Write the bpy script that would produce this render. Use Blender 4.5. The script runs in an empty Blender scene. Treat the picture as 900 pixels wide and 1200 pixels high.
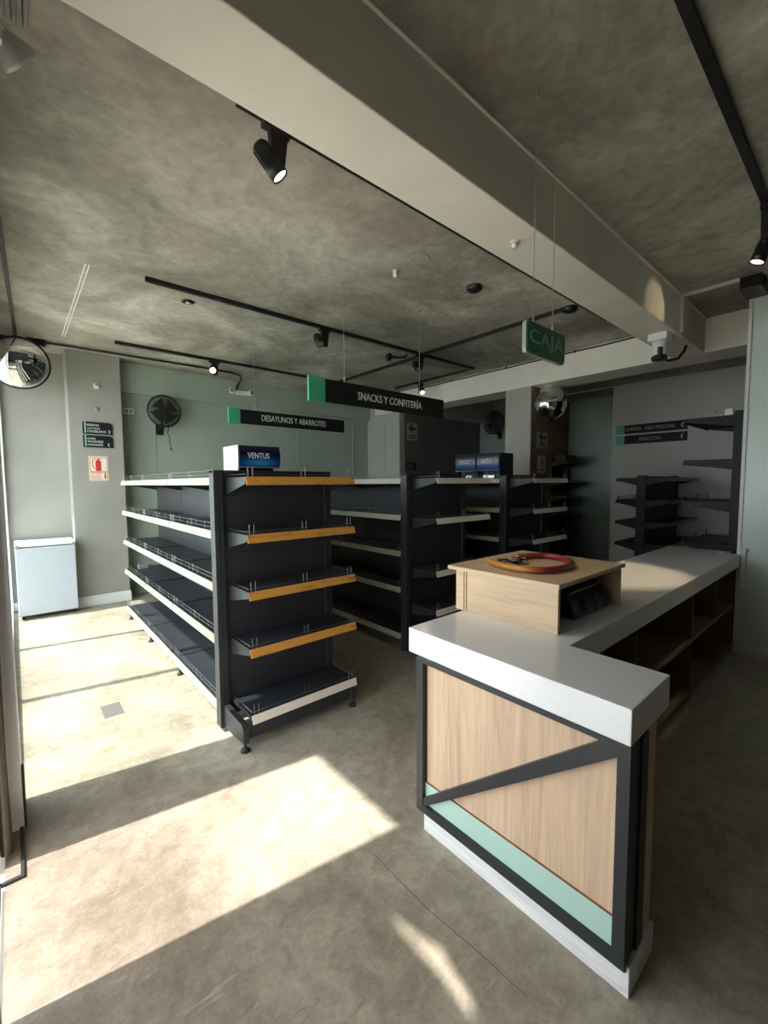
import bpy, bmesh, math, random
from mathutils import Vector, Matrix
random.seed(7)
R = math.radians
scene = bpy.context.scene
COL = scene.collection

# ------------------------------------------------------------------ camera
H = 1.55
cam_d = bpy.data.cameras.new('camera')
cam = bpy.data.objects.new('camera', cam_d)
COL.objects.link(cam)
yaw, pitch, roll = R(49.131), R(3.874), R(-0.3376)
fw = Vector((math.cos(yaw)*math.cos(pitch), math.sin(yaw)*math.cos(pitch), -math.sin(pitch)))
rt = Vector((math.sin(yaw), -math.cos(yaw), 0)); up = rt.cross(fw)
c_, s_ = math.cos(roll), math.sin(roll)
rt, up = rt*c_ + up*s_, up*c_ - rt*s_
M = Matrix((rt, up, -fw)).transposed().to_4x4()
M.translation = Vector((0, 0, H))
cam.matrix_world = M
cam_d.sensor_fit = 'VERTICAL'
cam_d.sensor_height = 36.0
cam_d.lens = 500.855/1200*36.0
cam_d.clip_start = 0.02
scene.camera = cam

# ------------------------------------------------------------------ world, sun, exposure
w = bpy.data.worlds.new('world'); scene.world = w; w.use_nodes = True
bg = w.node_tree.nodes['Background']
bg.inputs[0].default_value = (0.88, 0.94, 1.0, 1)
bg.inputs[1].default_value = 4.8
sd = bpy.data.lights.new('sun', 'SUN')
sd.energy = 8.0; sd.color = (1.0, 0.97, 0.91); sd.angle = R(0.9)
sun = bpy.data.objects.new('sun', sd); COL.objects.link(sun)
SUN_DIR = Vector((1.0, -0.16, -1.67)).normalized()
sun.rotation_euler = SUN_DIR.to_track_quat('-Z', 'Y').to_euler()
sun.location = (-4, 3, 6)
scene.view_settings.view_transform = 'Standard'
scene.view_settings.look = 'None'
scene.view_settings.gamma = 1.0
scene.view_settings.use_curve_mapping = False
scene.view_settings.exposure = 0.38
scene.cycles.max_bounces = 10
scene.cycles.diffuse_bounces = 7
scene.cycles.transparent_max_bounces = 12
scene.cycles.sample_clamp_indirect = 6.0

# ------------------------------------------------------------------ materials
def newmat(name):
    m = bpy.data.materials.new(name); m.use_nodes = True
    return m, m.node_tree.nodes, m.node_tree.links, m.node_tree.nodes['Principled BSDF']

def plain(name, col, rough=0.5, metal=0.0, var=0.0, scale=8.0, spec=0.5, bump=0.0):
    m, N, L, b = newmat(name)
    b.inputs['Base Color'].default_value = (*col, 1)
    b.inputs['Roughness'].default_value = rough
    b.inputs['Metallic'].default_value = metal
    b.inputs['Specular IOR Level'].default_value = spec
    tc = N.new('ShaderNodeTexCoord'); nz = N.new('ShaderNodeTexNoise')
    nz.inputs['Scale'].default_value = scale; nz.inputs['Detail'].default_value = 4
    L.new(tc.outputs['Object'], nz.inputs['Vector'])
    cr = N.new('ShaderNodeValToRGB')
    v = max(var, 0.02)
    cr.color_ramp.elements[0].position = 0.3; cr.color_ramp.elements[1].position = 0.7
    cr.color_ramp.elements[0].color = (*[x*(1-v) for x in col], 1)
    cr.color_ramp.elements[1].color = (*[min(1, x*(1+v)) for x in col], 1)
    L.new(nz.outputs['Fac'], cr.inputs['Fac']); L.new(cr.outputs['Color'], b.inputs['Base Color'])
    if bump:
        bp = N.new('ShaderNodeBump'); bp.inputs['Strength'].default_value = bump; bp.inputs['Distance'].default_value = 0.01
        L.new(nz.outputs['Fac'], bp.inputs['Height']); L.new(bp.outputs['Normal'], b.inputs['Normal'])
    return m

def concrete(name, dark, mid, light, scale=0.9, rough=0.7, fine=0.12, bump=0.08, distort=1.2):
    m, N, L, b = newmat(name)
    tc = N.new('ShaderNodeTexCoord')
    n1 = N.new('ShaderNodeTexNoise'); n1.inputs['Scale'].default_value = scale
    n1.inputs['Detail'].default_value = 8; n1.inputs['Roughness'].default_value = 0.62; n1.inputs['Distortion'].default_value = distort
    L.new(tc.outputs['Object'], n1.inputs['Vector'])
    cr = N.new('ShaderNodeValToRGB')
    e = cr.color_ramp.elements
    e[0].position = 0.30; e[0].color = (*dark, 1); e[1].position = 0.72; e[1].color = (*light, 1)
    k = e.new(0.5); k.color = (*mid, 1)
    L.new(n1.outputs['Fac'], cr.inputs['Fac'])
    n2 = N.new('ShaderNodeTexNoise'); n2.inputs['Scale'].default_value = 14; n2.inputs['Detail'].default_value = 6
    n2.inputs['Distortion'].default_value = 0.6
    L.new(tc.outputs['Object'], n2.inputs['Vector'])
    r2 = N.new('ShaderNodeMapRange'); r2.inputs[1].default_value = 0.3; r2.inputs[2].default_value = 0.7
    r2.inputs[3].default_value = 1-fine; r2.inputs[4].default_value = 1+fine
    L.new(n2.outputs['Fac'], r2.inputs[0])
    mx = N.new('ShaderNodeMix'); mx.data_type = 'RGBA'; mx.blend_type = 'MULTIPLY'; mx.inputs[0].default_value = 1
    L.new(cr.outputs['Color'], mx.inputs[6]); L.new(r2.outputs[0], mx.inputs[7])
    L.new(mx.outputs[2], b.inputs['Base Color'])
    b.inputs['Roughness'].default_value = rough
    bp = N.new('ShaderNodeBump'); bp.inputs['Strength'].default_value = bump; bp.inputs['Distance'].default_value = 0.02
    L.new(n2.outputs['Fac'], bp.inputs['Height']); L.new(bp.outputs['Normal'], b.inputs['Normal'])
    return m

def floor_mat():
    m = concrete('floor_concrete', (0.25, 0.205, 0.15), (0.385, 0.332, 0.255), (0.50, 0.45, 0.365), 1.3, 0.42, 0.18, 0.12, 0.5)
    N, L = m.node_tree.nodes, m.node_tree.links
    b = N['Principled BSDF']
    src = b.inputs['Base Color'].links[0].from_socket
    tc = N.new('ShaderNodeTexCoord')
    # embossed anti-slip texture worn into the slab near the door
    mp = N.new('ShaderNodeMapping'); mp.inputs['Rotation'].default_value = (0, 0, R(20)); L.new(tc.outputs['Object'], mp.inputs['Vector'])
    vo = N.new('ShaderNodeTexVoronoi'); vo.inputs['Scale'].default_value = 120; vo.inputs['Randomness'].default_value = 0.25
    L.new(mp.outputs['Vector'], vo.inputs['Vector'])
    ng = N.new('ShaderNodeTexNoise'); ng.inputs['Scale'].default_value = 1.6; ng.inputs['Detail'].default_value = 5
    L.new(tc.outputs['Object'], ng.inputs['Vector'])
    # worn doorway zone: distance from a point just inside the door
    sx = N.new('ShaderNodeSeparateXYZ'); L.new(tc.outputs['Object'], sx.inputs[0])
    nw = N.new('ShaderNodeTexNoise'); nw.inputs['Scale'].default_value = 4.0; nw.inputs['Detail'].default_value = 7
    L.new(tc.outputs['Object'], nw.inputs['Vector'])
    xa = N.new('ShaderNodeMath'); xa.operation = 'MULTIPLY_ADD'; xa.inputs[1].default_value = 0.55
    L.new(nw.outputs['Fac'], xa.inputs[0]); L.new(sx.outputs['X'], xa.inputs[2])
    mr = N.new('ShaderNodeMapRange'); mr.inputs[1].default_value = 0.92; mr.inputs[2].default_value = 0.68
    L.new(xa.outputs[0], mr.inputs[0])
    my = N.new('ShaderNodeMapRange'); my.inputs[1].default_value = 2.75; my.inputs[2].default_value = 2.45
    L.new(sx.outputs['Y'], my.inputs[0])
    ad = N.new('ShaderNodeMath'); ad.operation = 'MULTIPLY_ADD'; ad.inputs[1].default_value = 1.5; ad.inputs[2].default_value = 0.10; ad.use_clamp = True
    L.new(ng.outputs['Fac'], ad.inputs[0])
    m0 = N.new('ShaderNodeMath'); m0.operation = 'MULTIPLY'; L.new(mr.outputs[0], m0.inputs[0]); L.new(my.outputs[0], m0.inputs[1])
    mu = N.new('ShaderNodeMath'); mu.operation = 'MULTIPLY'; mu.use_clamp = True
    L.new(m0.outputs[0], mu.inputs[0]); L.new(ad.outputs[0], mu.inputs[1])
    ce = N.new('ShaderNodeMapRange'); ce.inputs[1].default_value = 0.2; ce.inputs[2].default_value = 0.6; ce.inputs[3].default_value = 1.05; ce.inputs[4].default_value = 0.86
    L.new(vo.outputs['Distance'], ce.inputs[0])
    wc = N.new('ShaderNodeMix'); wc.data_type = 'RGBA'; wc.blend_type = 'MULTIPLY'; wc.inputs[0].default_value = 1
    wc.inputs[6].default_value = (0.62, 0.565, 0.545, 1)
    L.new(ce.outputs[0], wc.inputs[7])
    m2 = N.new('ShaderNodeMix'); m2.data_type = 'RGBA'; m2.blend_type = 'MULTIPLY'
    L.new(mu.outputs[0], m2.inputs[0]); L.new(src, m2.inputs[6]); L.new(wc.outputs[2], m2.inputs[7])
    # dark spots and scuffs
    n3 = N.new('ShaderNodeTexNoise'); n3.inputs['Scale'].default_value = 5.5; n3.inputs['Detail'].default_value = 9; n3.inputs['Roughness'].default_value = 0.7
    L.new(tc.outputs['Object'], n3.inputs['Vector'])
    sp = N.new('ShaderNodeMapRange'); sp.inputs[1].default_value = 0.62; sp.inputs[2].default_value = 0.74; sp.inputs[3].default_value = 0.0; sp.inputs[4].default_value = 0.5
    L.new(n3.outputs['Fac'], sp.inputs[0])
    m3 = N.new('ShaderNodeMix'); m3.data_type = 'RGBA'; m3.inputs[7].default_value = (0.13, 0.12, 0.105, 1)
    L.new(sp.outputs[0], m3.inputs[0]); L.new(m2.outputs[2], m3.inputs[6])
    L.new(m3.outputs[2], b.inputs['Base Color'])
    # fine scratches and grit
    cur = m3.outputs[2]
    for rot, sc_, thr, colr, amt in ((35, (3.2, 38, 1), 0.71, (0.58, 0.54, 0.48), 0.35), (-50, (3.4, 30, 1), 0.71, (0.13, 0.11, 0.09), 0.4), (80, (5, 46, 1), 0.73, (0.56, 0.53, 0.46), 0.3)):
        mq = N.new('ShaderNodeMapping'); mq.inputs['Rotation'].default_value = (0, 0, R(rot)); mq.inputs['Scale'].default_value = sc_
        L.new(tc.outputs['Object'], mq.inputs['Vector'])
        nq = N.new('ShaderNodeTexNoise'); nq.inputs['Scale'].default_value = 1.0; nq.inputs['Detail'].default_value = 5; nq.inputs['Distortion'].default_value = 2.2
        L.new(mq.outputs['Vector'], nq.inputs['Vector'])
        rq = N.new('ShaderNodeMapRange'); rq.inputs[1].default_value = thr-0.06; rq.inputs[2].default_value = thr+0.02; rq.inputs[3].default_value = 0; rq.inputs[4].default_value = amt
        L.new(nq.outputs['Fac'], rq.inputs[0])
        mm = N.new('ShaderNodeMix'); mm.data_type = 'RGBA'; mm.inputs[7].default_value = (*colr, 1)
        L.new(rq.outputs[0], mm.inputs[0]); L.new(cur, mm.inputs[6]); cur = mm.outputs[2]
    ng2 = N.new('ShaderNodeTexNoise'); ng2.inputs['Scale'].default_value = 55; ng2.inputs['Detail'].default_value = 6; ng2.inputs['Roughness'].default_value = 0.75
    L.new(tc.outputs['Object'], ng2.inputs['Vector'])
    rg2 = N.new('ShaderNodeMapRange'); rg2.inputs[1].default_value = 0.3; rg2.inputs[2].default_value = 0.7; rg2.inputs[3].default_value = 0.80; rg2.inputs[4].default_value = 1.18
    L.new(ng2.outputs['Fac'], rg2.inputs[0])
    # the embossed grain also shows across the front of the slab, patchily
    ce2 = N.new('ShaderNodeMapRange'); ce2.inputs[1].default_value = 0.2; ce2.inputs[2].default_value = 0.6; ce2.inputs[3].default_value = 1.05; ce2.inputs[4].default_value = 0.92
    L.new(vo.outputs['Distance'], ce2.inputs[0])
    gm = N.new('ShaderNodeMapRange'); gm.inputs[1].default_value = 0.42; gm.inputs[2].default_value = 0.58
    L.new(ng.outputs['Fac'], gm.inputs[0])
    m5 = N.new('ShaderNodeMix'); m5.data_type = 'RGBA'; m5.blend_type = 'MULTIPLY'
    L.new(gm.outputs[0], m5.inputs[0]); L.new(cur, m5.inputs[6]); L.new(ce2.outputs[0], m5.inputs[7])
    m4 = N.new('ShaderNodeMix'); m4.data_type = 'RGBA'; m4.blend_type = 'MULTIPLY'; m4.inputs[0].default_value = 1
    L.new(m5.outputs[2], m4.inputs[6]); L.new(rg2.outputs[0], m4.inputs[7])
    L.new(m4.outputs[2], b.inputs['Base Color'])
    rr = N.new('ShaderNodeMapRange'); rr.inputs[3].default_value = 0.30; rr.inputs[4].default_value = 0.62
    L.new(n3.outputs['Fac'], rr.inputs[0]); L.new(rr.outputs[0], b.inputs['Roughness'])
    return m

def wood(name, base, dark, scale=(14, 14, 1.2), rough=0.5, knots=True):
    m, N, L, b = newmat(name)
    tc = N.new('ShaderNodeTexCoord')
    def grain(k, detail, dist):
        mp = N.new('ShaderNodeMapping'); mp.inputs['Scale'].default_value = [c*k if c > 2 else c*(1+0.35*(k-1)) for c in scale]
        L.new(tc.outputs['Object'], mp.inputs['Vector'])
        n = N.new('ShaderNodeTexNoise'); n.inputs['Scale'].default_value = 1.0; n.inputs['Detail'].default_value = detail
        n.inputs['Roughness'].default_value = 0.62; n.inputs['Distortion'].default_value = dist
        L.new(mp.outputs['Vector'], n.inputs['Vector']); return n
    n1, n2, n3 = grain(0.9, 6, 1.6), grain(6.0, 4, 0.3), grain(2.2, 7, 2.4)
    cr = N.new('ShaderNodeValToRGB'); e = cr.color_ramp.elements
    e[0].position = 0.28; e[0].color = (*[(a*0.45+c*0.55) for a, c in zip(base, dark)], 1); e[1].position = 0.64; e[1].color = (*base, 1)
    k = e.new(0.44); k.color = (*[(a*0.82+c*0.18) for a, c in zip(base, dark)], 1)
    L.new(n1.outputs['Fac'], cr.inputs['Fac'])
    r2 = N.new('ShaderNodeMapRange'); r2.inputs[1].default_value = 0.3; r2.inputs[2].default_value = 0.7; r2.inputs[3].default_value = 0.84; r2.inputs[4].default_value = 1.10
    L.new(n2.outputs['Fac'], r2.inputs[0])
    m2 = N.new('ShaderNodeMix'); m2.data_type = 'RGBA'; m2.blend_type = 'MULTIPLY'; m2.inputs[0].default_value = 1
    L.new(cr.outputs['Color'], m2.inputs[6]); L.new(r2.outputs[0], m2.inputs[7])
    r3 = N.new('ShaderNodeMapRange'); r3.inputs[1].default_value = 0.63; r3.inputs[2].default_value = 0.72; r3.inputs[3].default_value = 0.0; r3.inputs[4].default_value = 0.55
    L.new(n3.outputs['Fac'], r3.inputs[0])
    m3 = N.new('ShaderNodeMix'); m3.data_type = 'RGBA'; m3.inputs[7].default_value = (*dark, 1)
    L.new(r3.outputs[0], m3.inputs[0]); L.new(m2.outputs[2], m3.inputs[6])
    L.new(m3.outputs[2], b.inputs['Base Color'])
    b.inputs['Roughness'].default_value = rough
    return m

def emis(name, col, strength):
    m, N, L, b = newmat(name)
    b.inputs['Base Color'].default_value = (*col, 1)
    b.inputs['Emission Color'].default_value = (*col, 1)
    b.inputs['Emission Strength'].default_value = strength
    return m

def glassmat(name, tint=(0.93, 0.97, 0.95)):
    m, N, L, b = newmat(name)
    N.remove(b)
    out = [n for n in N if n.type == 'OUTPUT_MATERIAL'][0]
    tr = N.new('ShaderNodeBsdfTransparent'); tr.inputs[0].default_value = (*tint, 1)
    gl = N.new('ShaderNodeBsdfGlossy'); gl.inputs['Roughness'].default_value = 0.02
    lw = N.new('ShaderNodeLayerWeight'); pw = N.new('ShaderNodeMath'); pw.operation = 'POWER'; pw.inputs[1].default_value = 5
    L.new(lw.outputs['Facing'], pw.inputs[0])
    fr = N.new('ShaderNodeMath'); fr.operation = 'MULTIPLY_ADD'; fr.inputs[1].default_value = 0.9; fr.inputs[2].default_value = 0.04
    L.new(pw.outputs[0], fr.inputs[0])
    mx = N.new('ShaderNodeMixShader')
    L.new(fr.outputs[0], mx.inputs[0]); L.new(tr.outputs[0], mx.inputs[1]); L.new(gl.outputs[0], mx.inputs[2])
    L.new(mx.outputs[0], out.inputs[0])
    return m

def strip_mat(name, base, dark):
    m, N, L, b = newmat(name)
    tc = N.new('ShaderNodeTexCoord'); mp = N.new('ShaderNodeMapping'); mp.inputs['Scale'].default_value = (4, 20, 18)
    L.new(tc.outputs['Object'], mp.inputs['Vector'])
    oi = N.new('ShaderNodeObjectInfo'); av = N.new('ShaderNodeVectorMath'); av.operation = 'ADD'
    sc = N.new('ShaderNodeVectorMath'); sc.operation = 'SCALE'; sc.inputs['Scale'].default_value = 37
    L.new(oi.outputs['Random'], sc.inputs[0]); L.new(mp.outputs['Vector'], av.inputs[0]); L.new(sc.outputs['Vector'], av.inputs[1])
    n1 = N.new('ShaderNodeTexNoise'); n1.inputs['Scale'].default_value = 1.3; n1.inputs['Detail'].default_value = 7; n1.inputs['Roughness'].default_value = 0.7
    L.new(av.outputs['Vector'], n1.inputs['Vector'])
    cr = N.new('ShaderNodeValToRGB'); e = cr.color_ramp.elements
    e[0].position = 0.28; e[0].color = (*dark, 1); e[1].position = 0.46; e[1].color = (*base, 1)
    L.new(n1.outputs['Fac'], cr.inputs['Fac']); L.new(cr.outputs['Color'], b.inputs['Base Color'])
    b.inputs['Roughness'].default_value = 0.45
    return m

def ceiling_mat():
    m = concrete('ceiling_concrete', (0.15, 0.135, 0.11), (0.36, 0.335, 0.28), (0.74, 0.71, 0.62), 0.95, 0.8, 0.18, 0.2, 0.7)
    N, L = m.node_tree.nodes, m.node_tree.links; b = N['Principled BSDF']
    src = b.inputs['Base Color'].links[0].from_socket
    tc = N.new('ShaderNodeTexCoord')
    def nz(scale, det, rgh, dist):
        n = N.new('ShaderNodeTexNoise'); n.inputs['Scale'].default_value = scale; n.inputs['Detail'].default_value = det
        n.inputs['Roughness'].default_value = rgh; n.inputs['Distortion'].default_value = dist
        L.new(tc.outputs['Object'], n.inputs['Vector']); return n.outputs['Fac']
    def mr(sock, a, c, lo, hi):
        r = N.new('ShaderNodeMapRange'); r.inputs[1].default_value = a; r.inputs[2].default_value = c; r.inputs[3].default_value = lo; r.inputs[4].default_value = hi
        L.new(sock, r.inputs[0]); return r.outputs[0]
    def mth(op, x, y):
        k = N.new('ShaderNodeMath'); k.operation = op
        for i, q in enumerate((x, y)):
            if isinstance(q, (int, float)): k.inputs[i].default_value = q
            else: L.new(q, k.inputs[i])
        return k.outputs[0]
    def mix(fac, x, y, blend='MIX'):
        k = N.new('ShaderNodeMix'); k.data_type = 'RGBA'; k.blend_type = blend
        for i, q in ((0, fac), (6, x), (7, y)):
            if isinstance(q, (int, float)): k.inputs[i].default_value = q
            elif isinstance(q, tuple): k.inputs[i].default_value = q
            else: L.new(q, k.inputs[i])
        return k.outputs[2]
    # trowel ridges, broken up in patches
    rid = mr(mth('ABSOLUTE', mth('SUBTRACT', nz(5.0, 7, 0.6, 1.4), 0.5), 0), 0.0, 0.035, 1.0, 0.0)
    msk = mr(nz(1.3, 3, 0.5, 0.3), 0.45, 0.65, 0.0, 0.20)
    c1 = mix(mth('MULTIPLY', rid, msk), src, (0.62, 0.60, 0.53, 1))
    rid2 = mr(mth('ABSOLUTE', mth('SUBTRACT', nz(2.2, 8, 0.66, 2.0), 0.47), 0), 0.0, 0.02, 1.0, 0.0)
    c2 = mix(mth('MULTIPLY', rid2, mr(nz(0.9, 3, 0.5, 0.3), 0.40, 0.62, 0.35, 0.0)), c1, (0.17, 0.15, 0.12, 1))
    c3 = mix(mr(nz(0.45, 4, 0.6, 0.5), 0.44, 0.60, 0.0, 0.38), c2, (0.42, 0.335, 0.295, 1))
    c4 = mix(mr(nz(26, 7, 0.75, 0.2), 0.62, 0.74, 0.0, 0.25), c3, (0.66, 0.64, 0.58, 1))
    L.new(c4, b.inputs['Base Color'])
    return m
CEIL = ceiling_mat()
BEAMW = plain('beam_plaster', (0.86, 0.815, 0.72), 0.75, 0, 0.05, 3, 0.3)
WALLL = plain('left_grey_plaster', (0.32, 0.308, 0.28), 0.7, 0, 0.08, 2, 0.3)
WALLR = plain('right_grey_plaster', (0.62, 0.60, 0.56), 0.7, 0, 0.06, 2, 0.3)
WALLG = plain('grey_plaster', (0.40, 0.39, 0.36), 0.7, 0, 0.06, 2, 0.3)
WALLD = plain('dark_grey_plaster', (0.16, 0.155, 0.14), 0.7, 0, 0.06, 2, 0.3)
GREEN = plain('sage_green_paint', (0.39, 0.455, 0.385), 0.55, 0, 0.05, 2, 0.4)
GREEN2 = plain('pale_green_partition', (0.70, 0.80, 0.74), 0.25, 0, 0.04, 2, 0.5)
BROWN = plain('brown_board', (0.34, 0.20, 0.09), 0.6, 0, 0.1, 4, 0.3)
FLOOR = floor_mat()
FACADE = plain('facade_plaster', (0.5, 0.49, 0.46), 0.8, 0, 0.05, 2)
OUTG = plain('outside_paving', (0.46, 0.44, 0.38), 0.9, 0, 0.15, 2)
WHITE = plain('white_paint', (0.78, 0.78, 0.77), 0.45)
WHITE_P = plain('white_plastic', (0.80, 0.80, 0.77), 0.35)
QUARTZ = plain('white_quartz', (0.80, 0.80, 0.80), 0.16, 0, 0.015, 40, 0.5)
SHELF = plain('anthracite_steel', (0.034, 0.035, 0.040), 0.42, 0.25, 0.10, 12)
SHELF_R = plain('black_rack_steel', (0.011, 0.011, 0.013), 0.5, 0.1, 0.10, 12, 0.3)
SHELF_D = plain('dark_shelf_deck', (0.036, 0.039, 0.047), 0.40, 0.2, 0.25, 5)
BLACK = plain('black_paint', (0.012, 0.012, 0.013), 0.4)
BLACKM = plain('black_matt', (0.02, 0.02, 0.02), 0.65)
FRAME = plain('black_frame_metal', (0.035, 0.037, 0.04), 0.38, 0.3)
WIRE = plain('zinc_wire', (0.30, 0.30, 0.30), 0.3, 0.9)
STEELW = plain('steel_cable', (0.55, 0.55, 0.52), 0.35, 0.6)
ALU = plain('aluminium_profile', (0.72, 0.72, 0.74), 0.4, 0.4)
BRONZE = plain('bronze_profile', (0.10, 0.08, 0.06), 0.35, 0.6)
CREAM = strip_mat('cream_price_strip', (0.40, 0.38, 0.295), (0.25, 0.23, 0.17))
ORANGE = strip_mat('orange_wood_strip', (0.58, 0.27, 0.05), (0.12, 0.06, 0.02))
PINK = strip_mat('pale_price_strip', (0.80, 0.71, 0.60), (0.64, 0.56, 0.46))
DARKSTRIP = plain('grey_shelf_edge', (0.10, 0.10, 0.105), 0.4)
OAK = wood('oak_panel', (0.66, 0.47, 0.32), (0.24, 0.13, 0.07), (9, 9, 0.9))
OAKX = wood('oak_box', (0.62, 0.46, 0.30), (0.40, 0.27, 0.15), (9, 1.2, 9), 0.5)
OAKD = wood('dark_oak_cabinet', (0.20, 0.13, 0.075), (0.08, 0.05, 0.03), (9, 1.0, 9))
PLINTH = wood('whitewashed_plinth', (0.78, 0.77, 0.75), (0.50, 0.49, 0.48), (12, 1.5, 12), 0.6)
MINT = plain('mint_panel', (0.42, 0.60, 0.52), 0.4, 0, 0.02, 4)
MIRROR = plain('mirror_chrome', (0.86, 0.86, 0.86), 0.03, 1.0)
SIGNB = plain('black_sign_board', (0.010, 0.011, 0.011), 0.55, 0, 0.02, 8, 0.25)
SIGNG = plain('green_sign_acrylic', (0.05, 0.40, 0.235), 0.35)
SIGNDG = plain('dark_green_acrylic', (0.012, 0.17, 0.085), 0.35)
SIGNW = plain('white_lettering', (0.78, 0.80, 0.78), 0.5)
SIGNGW = plain('pale_lettering', (0.36, 0.50, 0.42), 0.5)
RED = plain('red_paint', (0.62, 0.03, 0.03), 0.45)
PAPER = plain('cream_paper', (0.80, 0.74, 0.60), 0.6)
FRIDGE = plain('white_fridge_enamel', (0.46, 0.49, 0.55), 0.3, 0, 0.01)
GREYP = plain('grey_plastic', (0.28, 0.28, 0.28), 0.5)
LENS = emis('lamp_lens', (1.0, 0.86, 0.60), 3.0)
LENS_LIT = emis('lit_lamp_lens', (1.0, 0.75, 0.38), 14.0)
LENS_OFF = plain('lamp_reflector', (0.55, 0.55, 0.52), 0.2, 0.6)
GLASS = glassmat('window_glass')
BLUEBAN = None
def banner_mat():
    m, N, L, b = newmat('blue_banner')
    tc = N.new('ShaderNodeTexCoord'); mp = N.new('ShaderNodeMapping')
    mp.inputs['Location'].default_value = (-0.65, 0, -0.32); mp.inputs['Scale'].default_value = (1.25, 0.01, 2.0)
    L.new(tc.outputs['Generated'], mp.inputs['Vector'])
    g = N.new('ShaderNodeTexGradient'); g.gradient_type = 'SPHERICAL'
    L.new(mp.outputs['Vector'], g.inputs['Vector'])
    cr = N.new('ShaderNodeValToRGB'); e = cr.color_ramp.elements
    e[0].position = 0.0; e[0].color = (0.004, 0.006, 0.03, 1); e[1].position = 0.85; e[1].color = (0.03, 0.26, 0.55, 1)
    k = e.new(0.4); k.color = (0.006, 0.045, 0.19, 1)
    L.new(g.outputs['Fac'], cr.inputs['Fac']); L.new(cr.outputs['Color'], b.inputs['Base Color'])
    b.inputs['Roughness'].default_value = 0.25
    return m
BANNER = banner_mat()
def tube_mat():
    m, N, L, b = newmat('red_yellow_tube')
    tc = N.new('ShaderNodeTexCoord'); sx = N.new('ShaderNodeSeparateXYZ'); L.new(tc.outputs['Generated'], sx.inputs[0])
    cr = N.new('ShaderNodeValToRGB'); e = cr.color_ramp.elements
    e[0].position = 0.35; e[0].color = (0.40, 0.17, 0.03, 1); e[1].position = 0.62; e[1].color = (0.22, 0.014, 0.025, 1)
    L.new(sx.outputs['Y'], cr.inputs['Fac'])
    inv = N.new('ShaderNodeMath'); inv.operation = 'MULTIPLY_ADD'; inv.inputs[1].default_value = -0.75; inv.inputs[2].default_value = 0.6
    L.new(sx.outputs['Y'], inv.inputs[0])
    ad = N.new('ShaderNodeMath'); ad.operation = 'MULTIPLY_ADD'; ad.inputs[1].default_value = 0.6
    L.new(sx.outputs['X'], ad.inputs[0]); L.new(inv.outputs[0], ad.inputs[2]); L.new(ad.outputs[0], cr.inputs['Fac'])
    L.new(cr.outputs['Color'], b.inputs['Base Color']); b.inputs['Roughness'].default_value = 0.3
    return m
TUBE = tube_mat()

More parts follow.
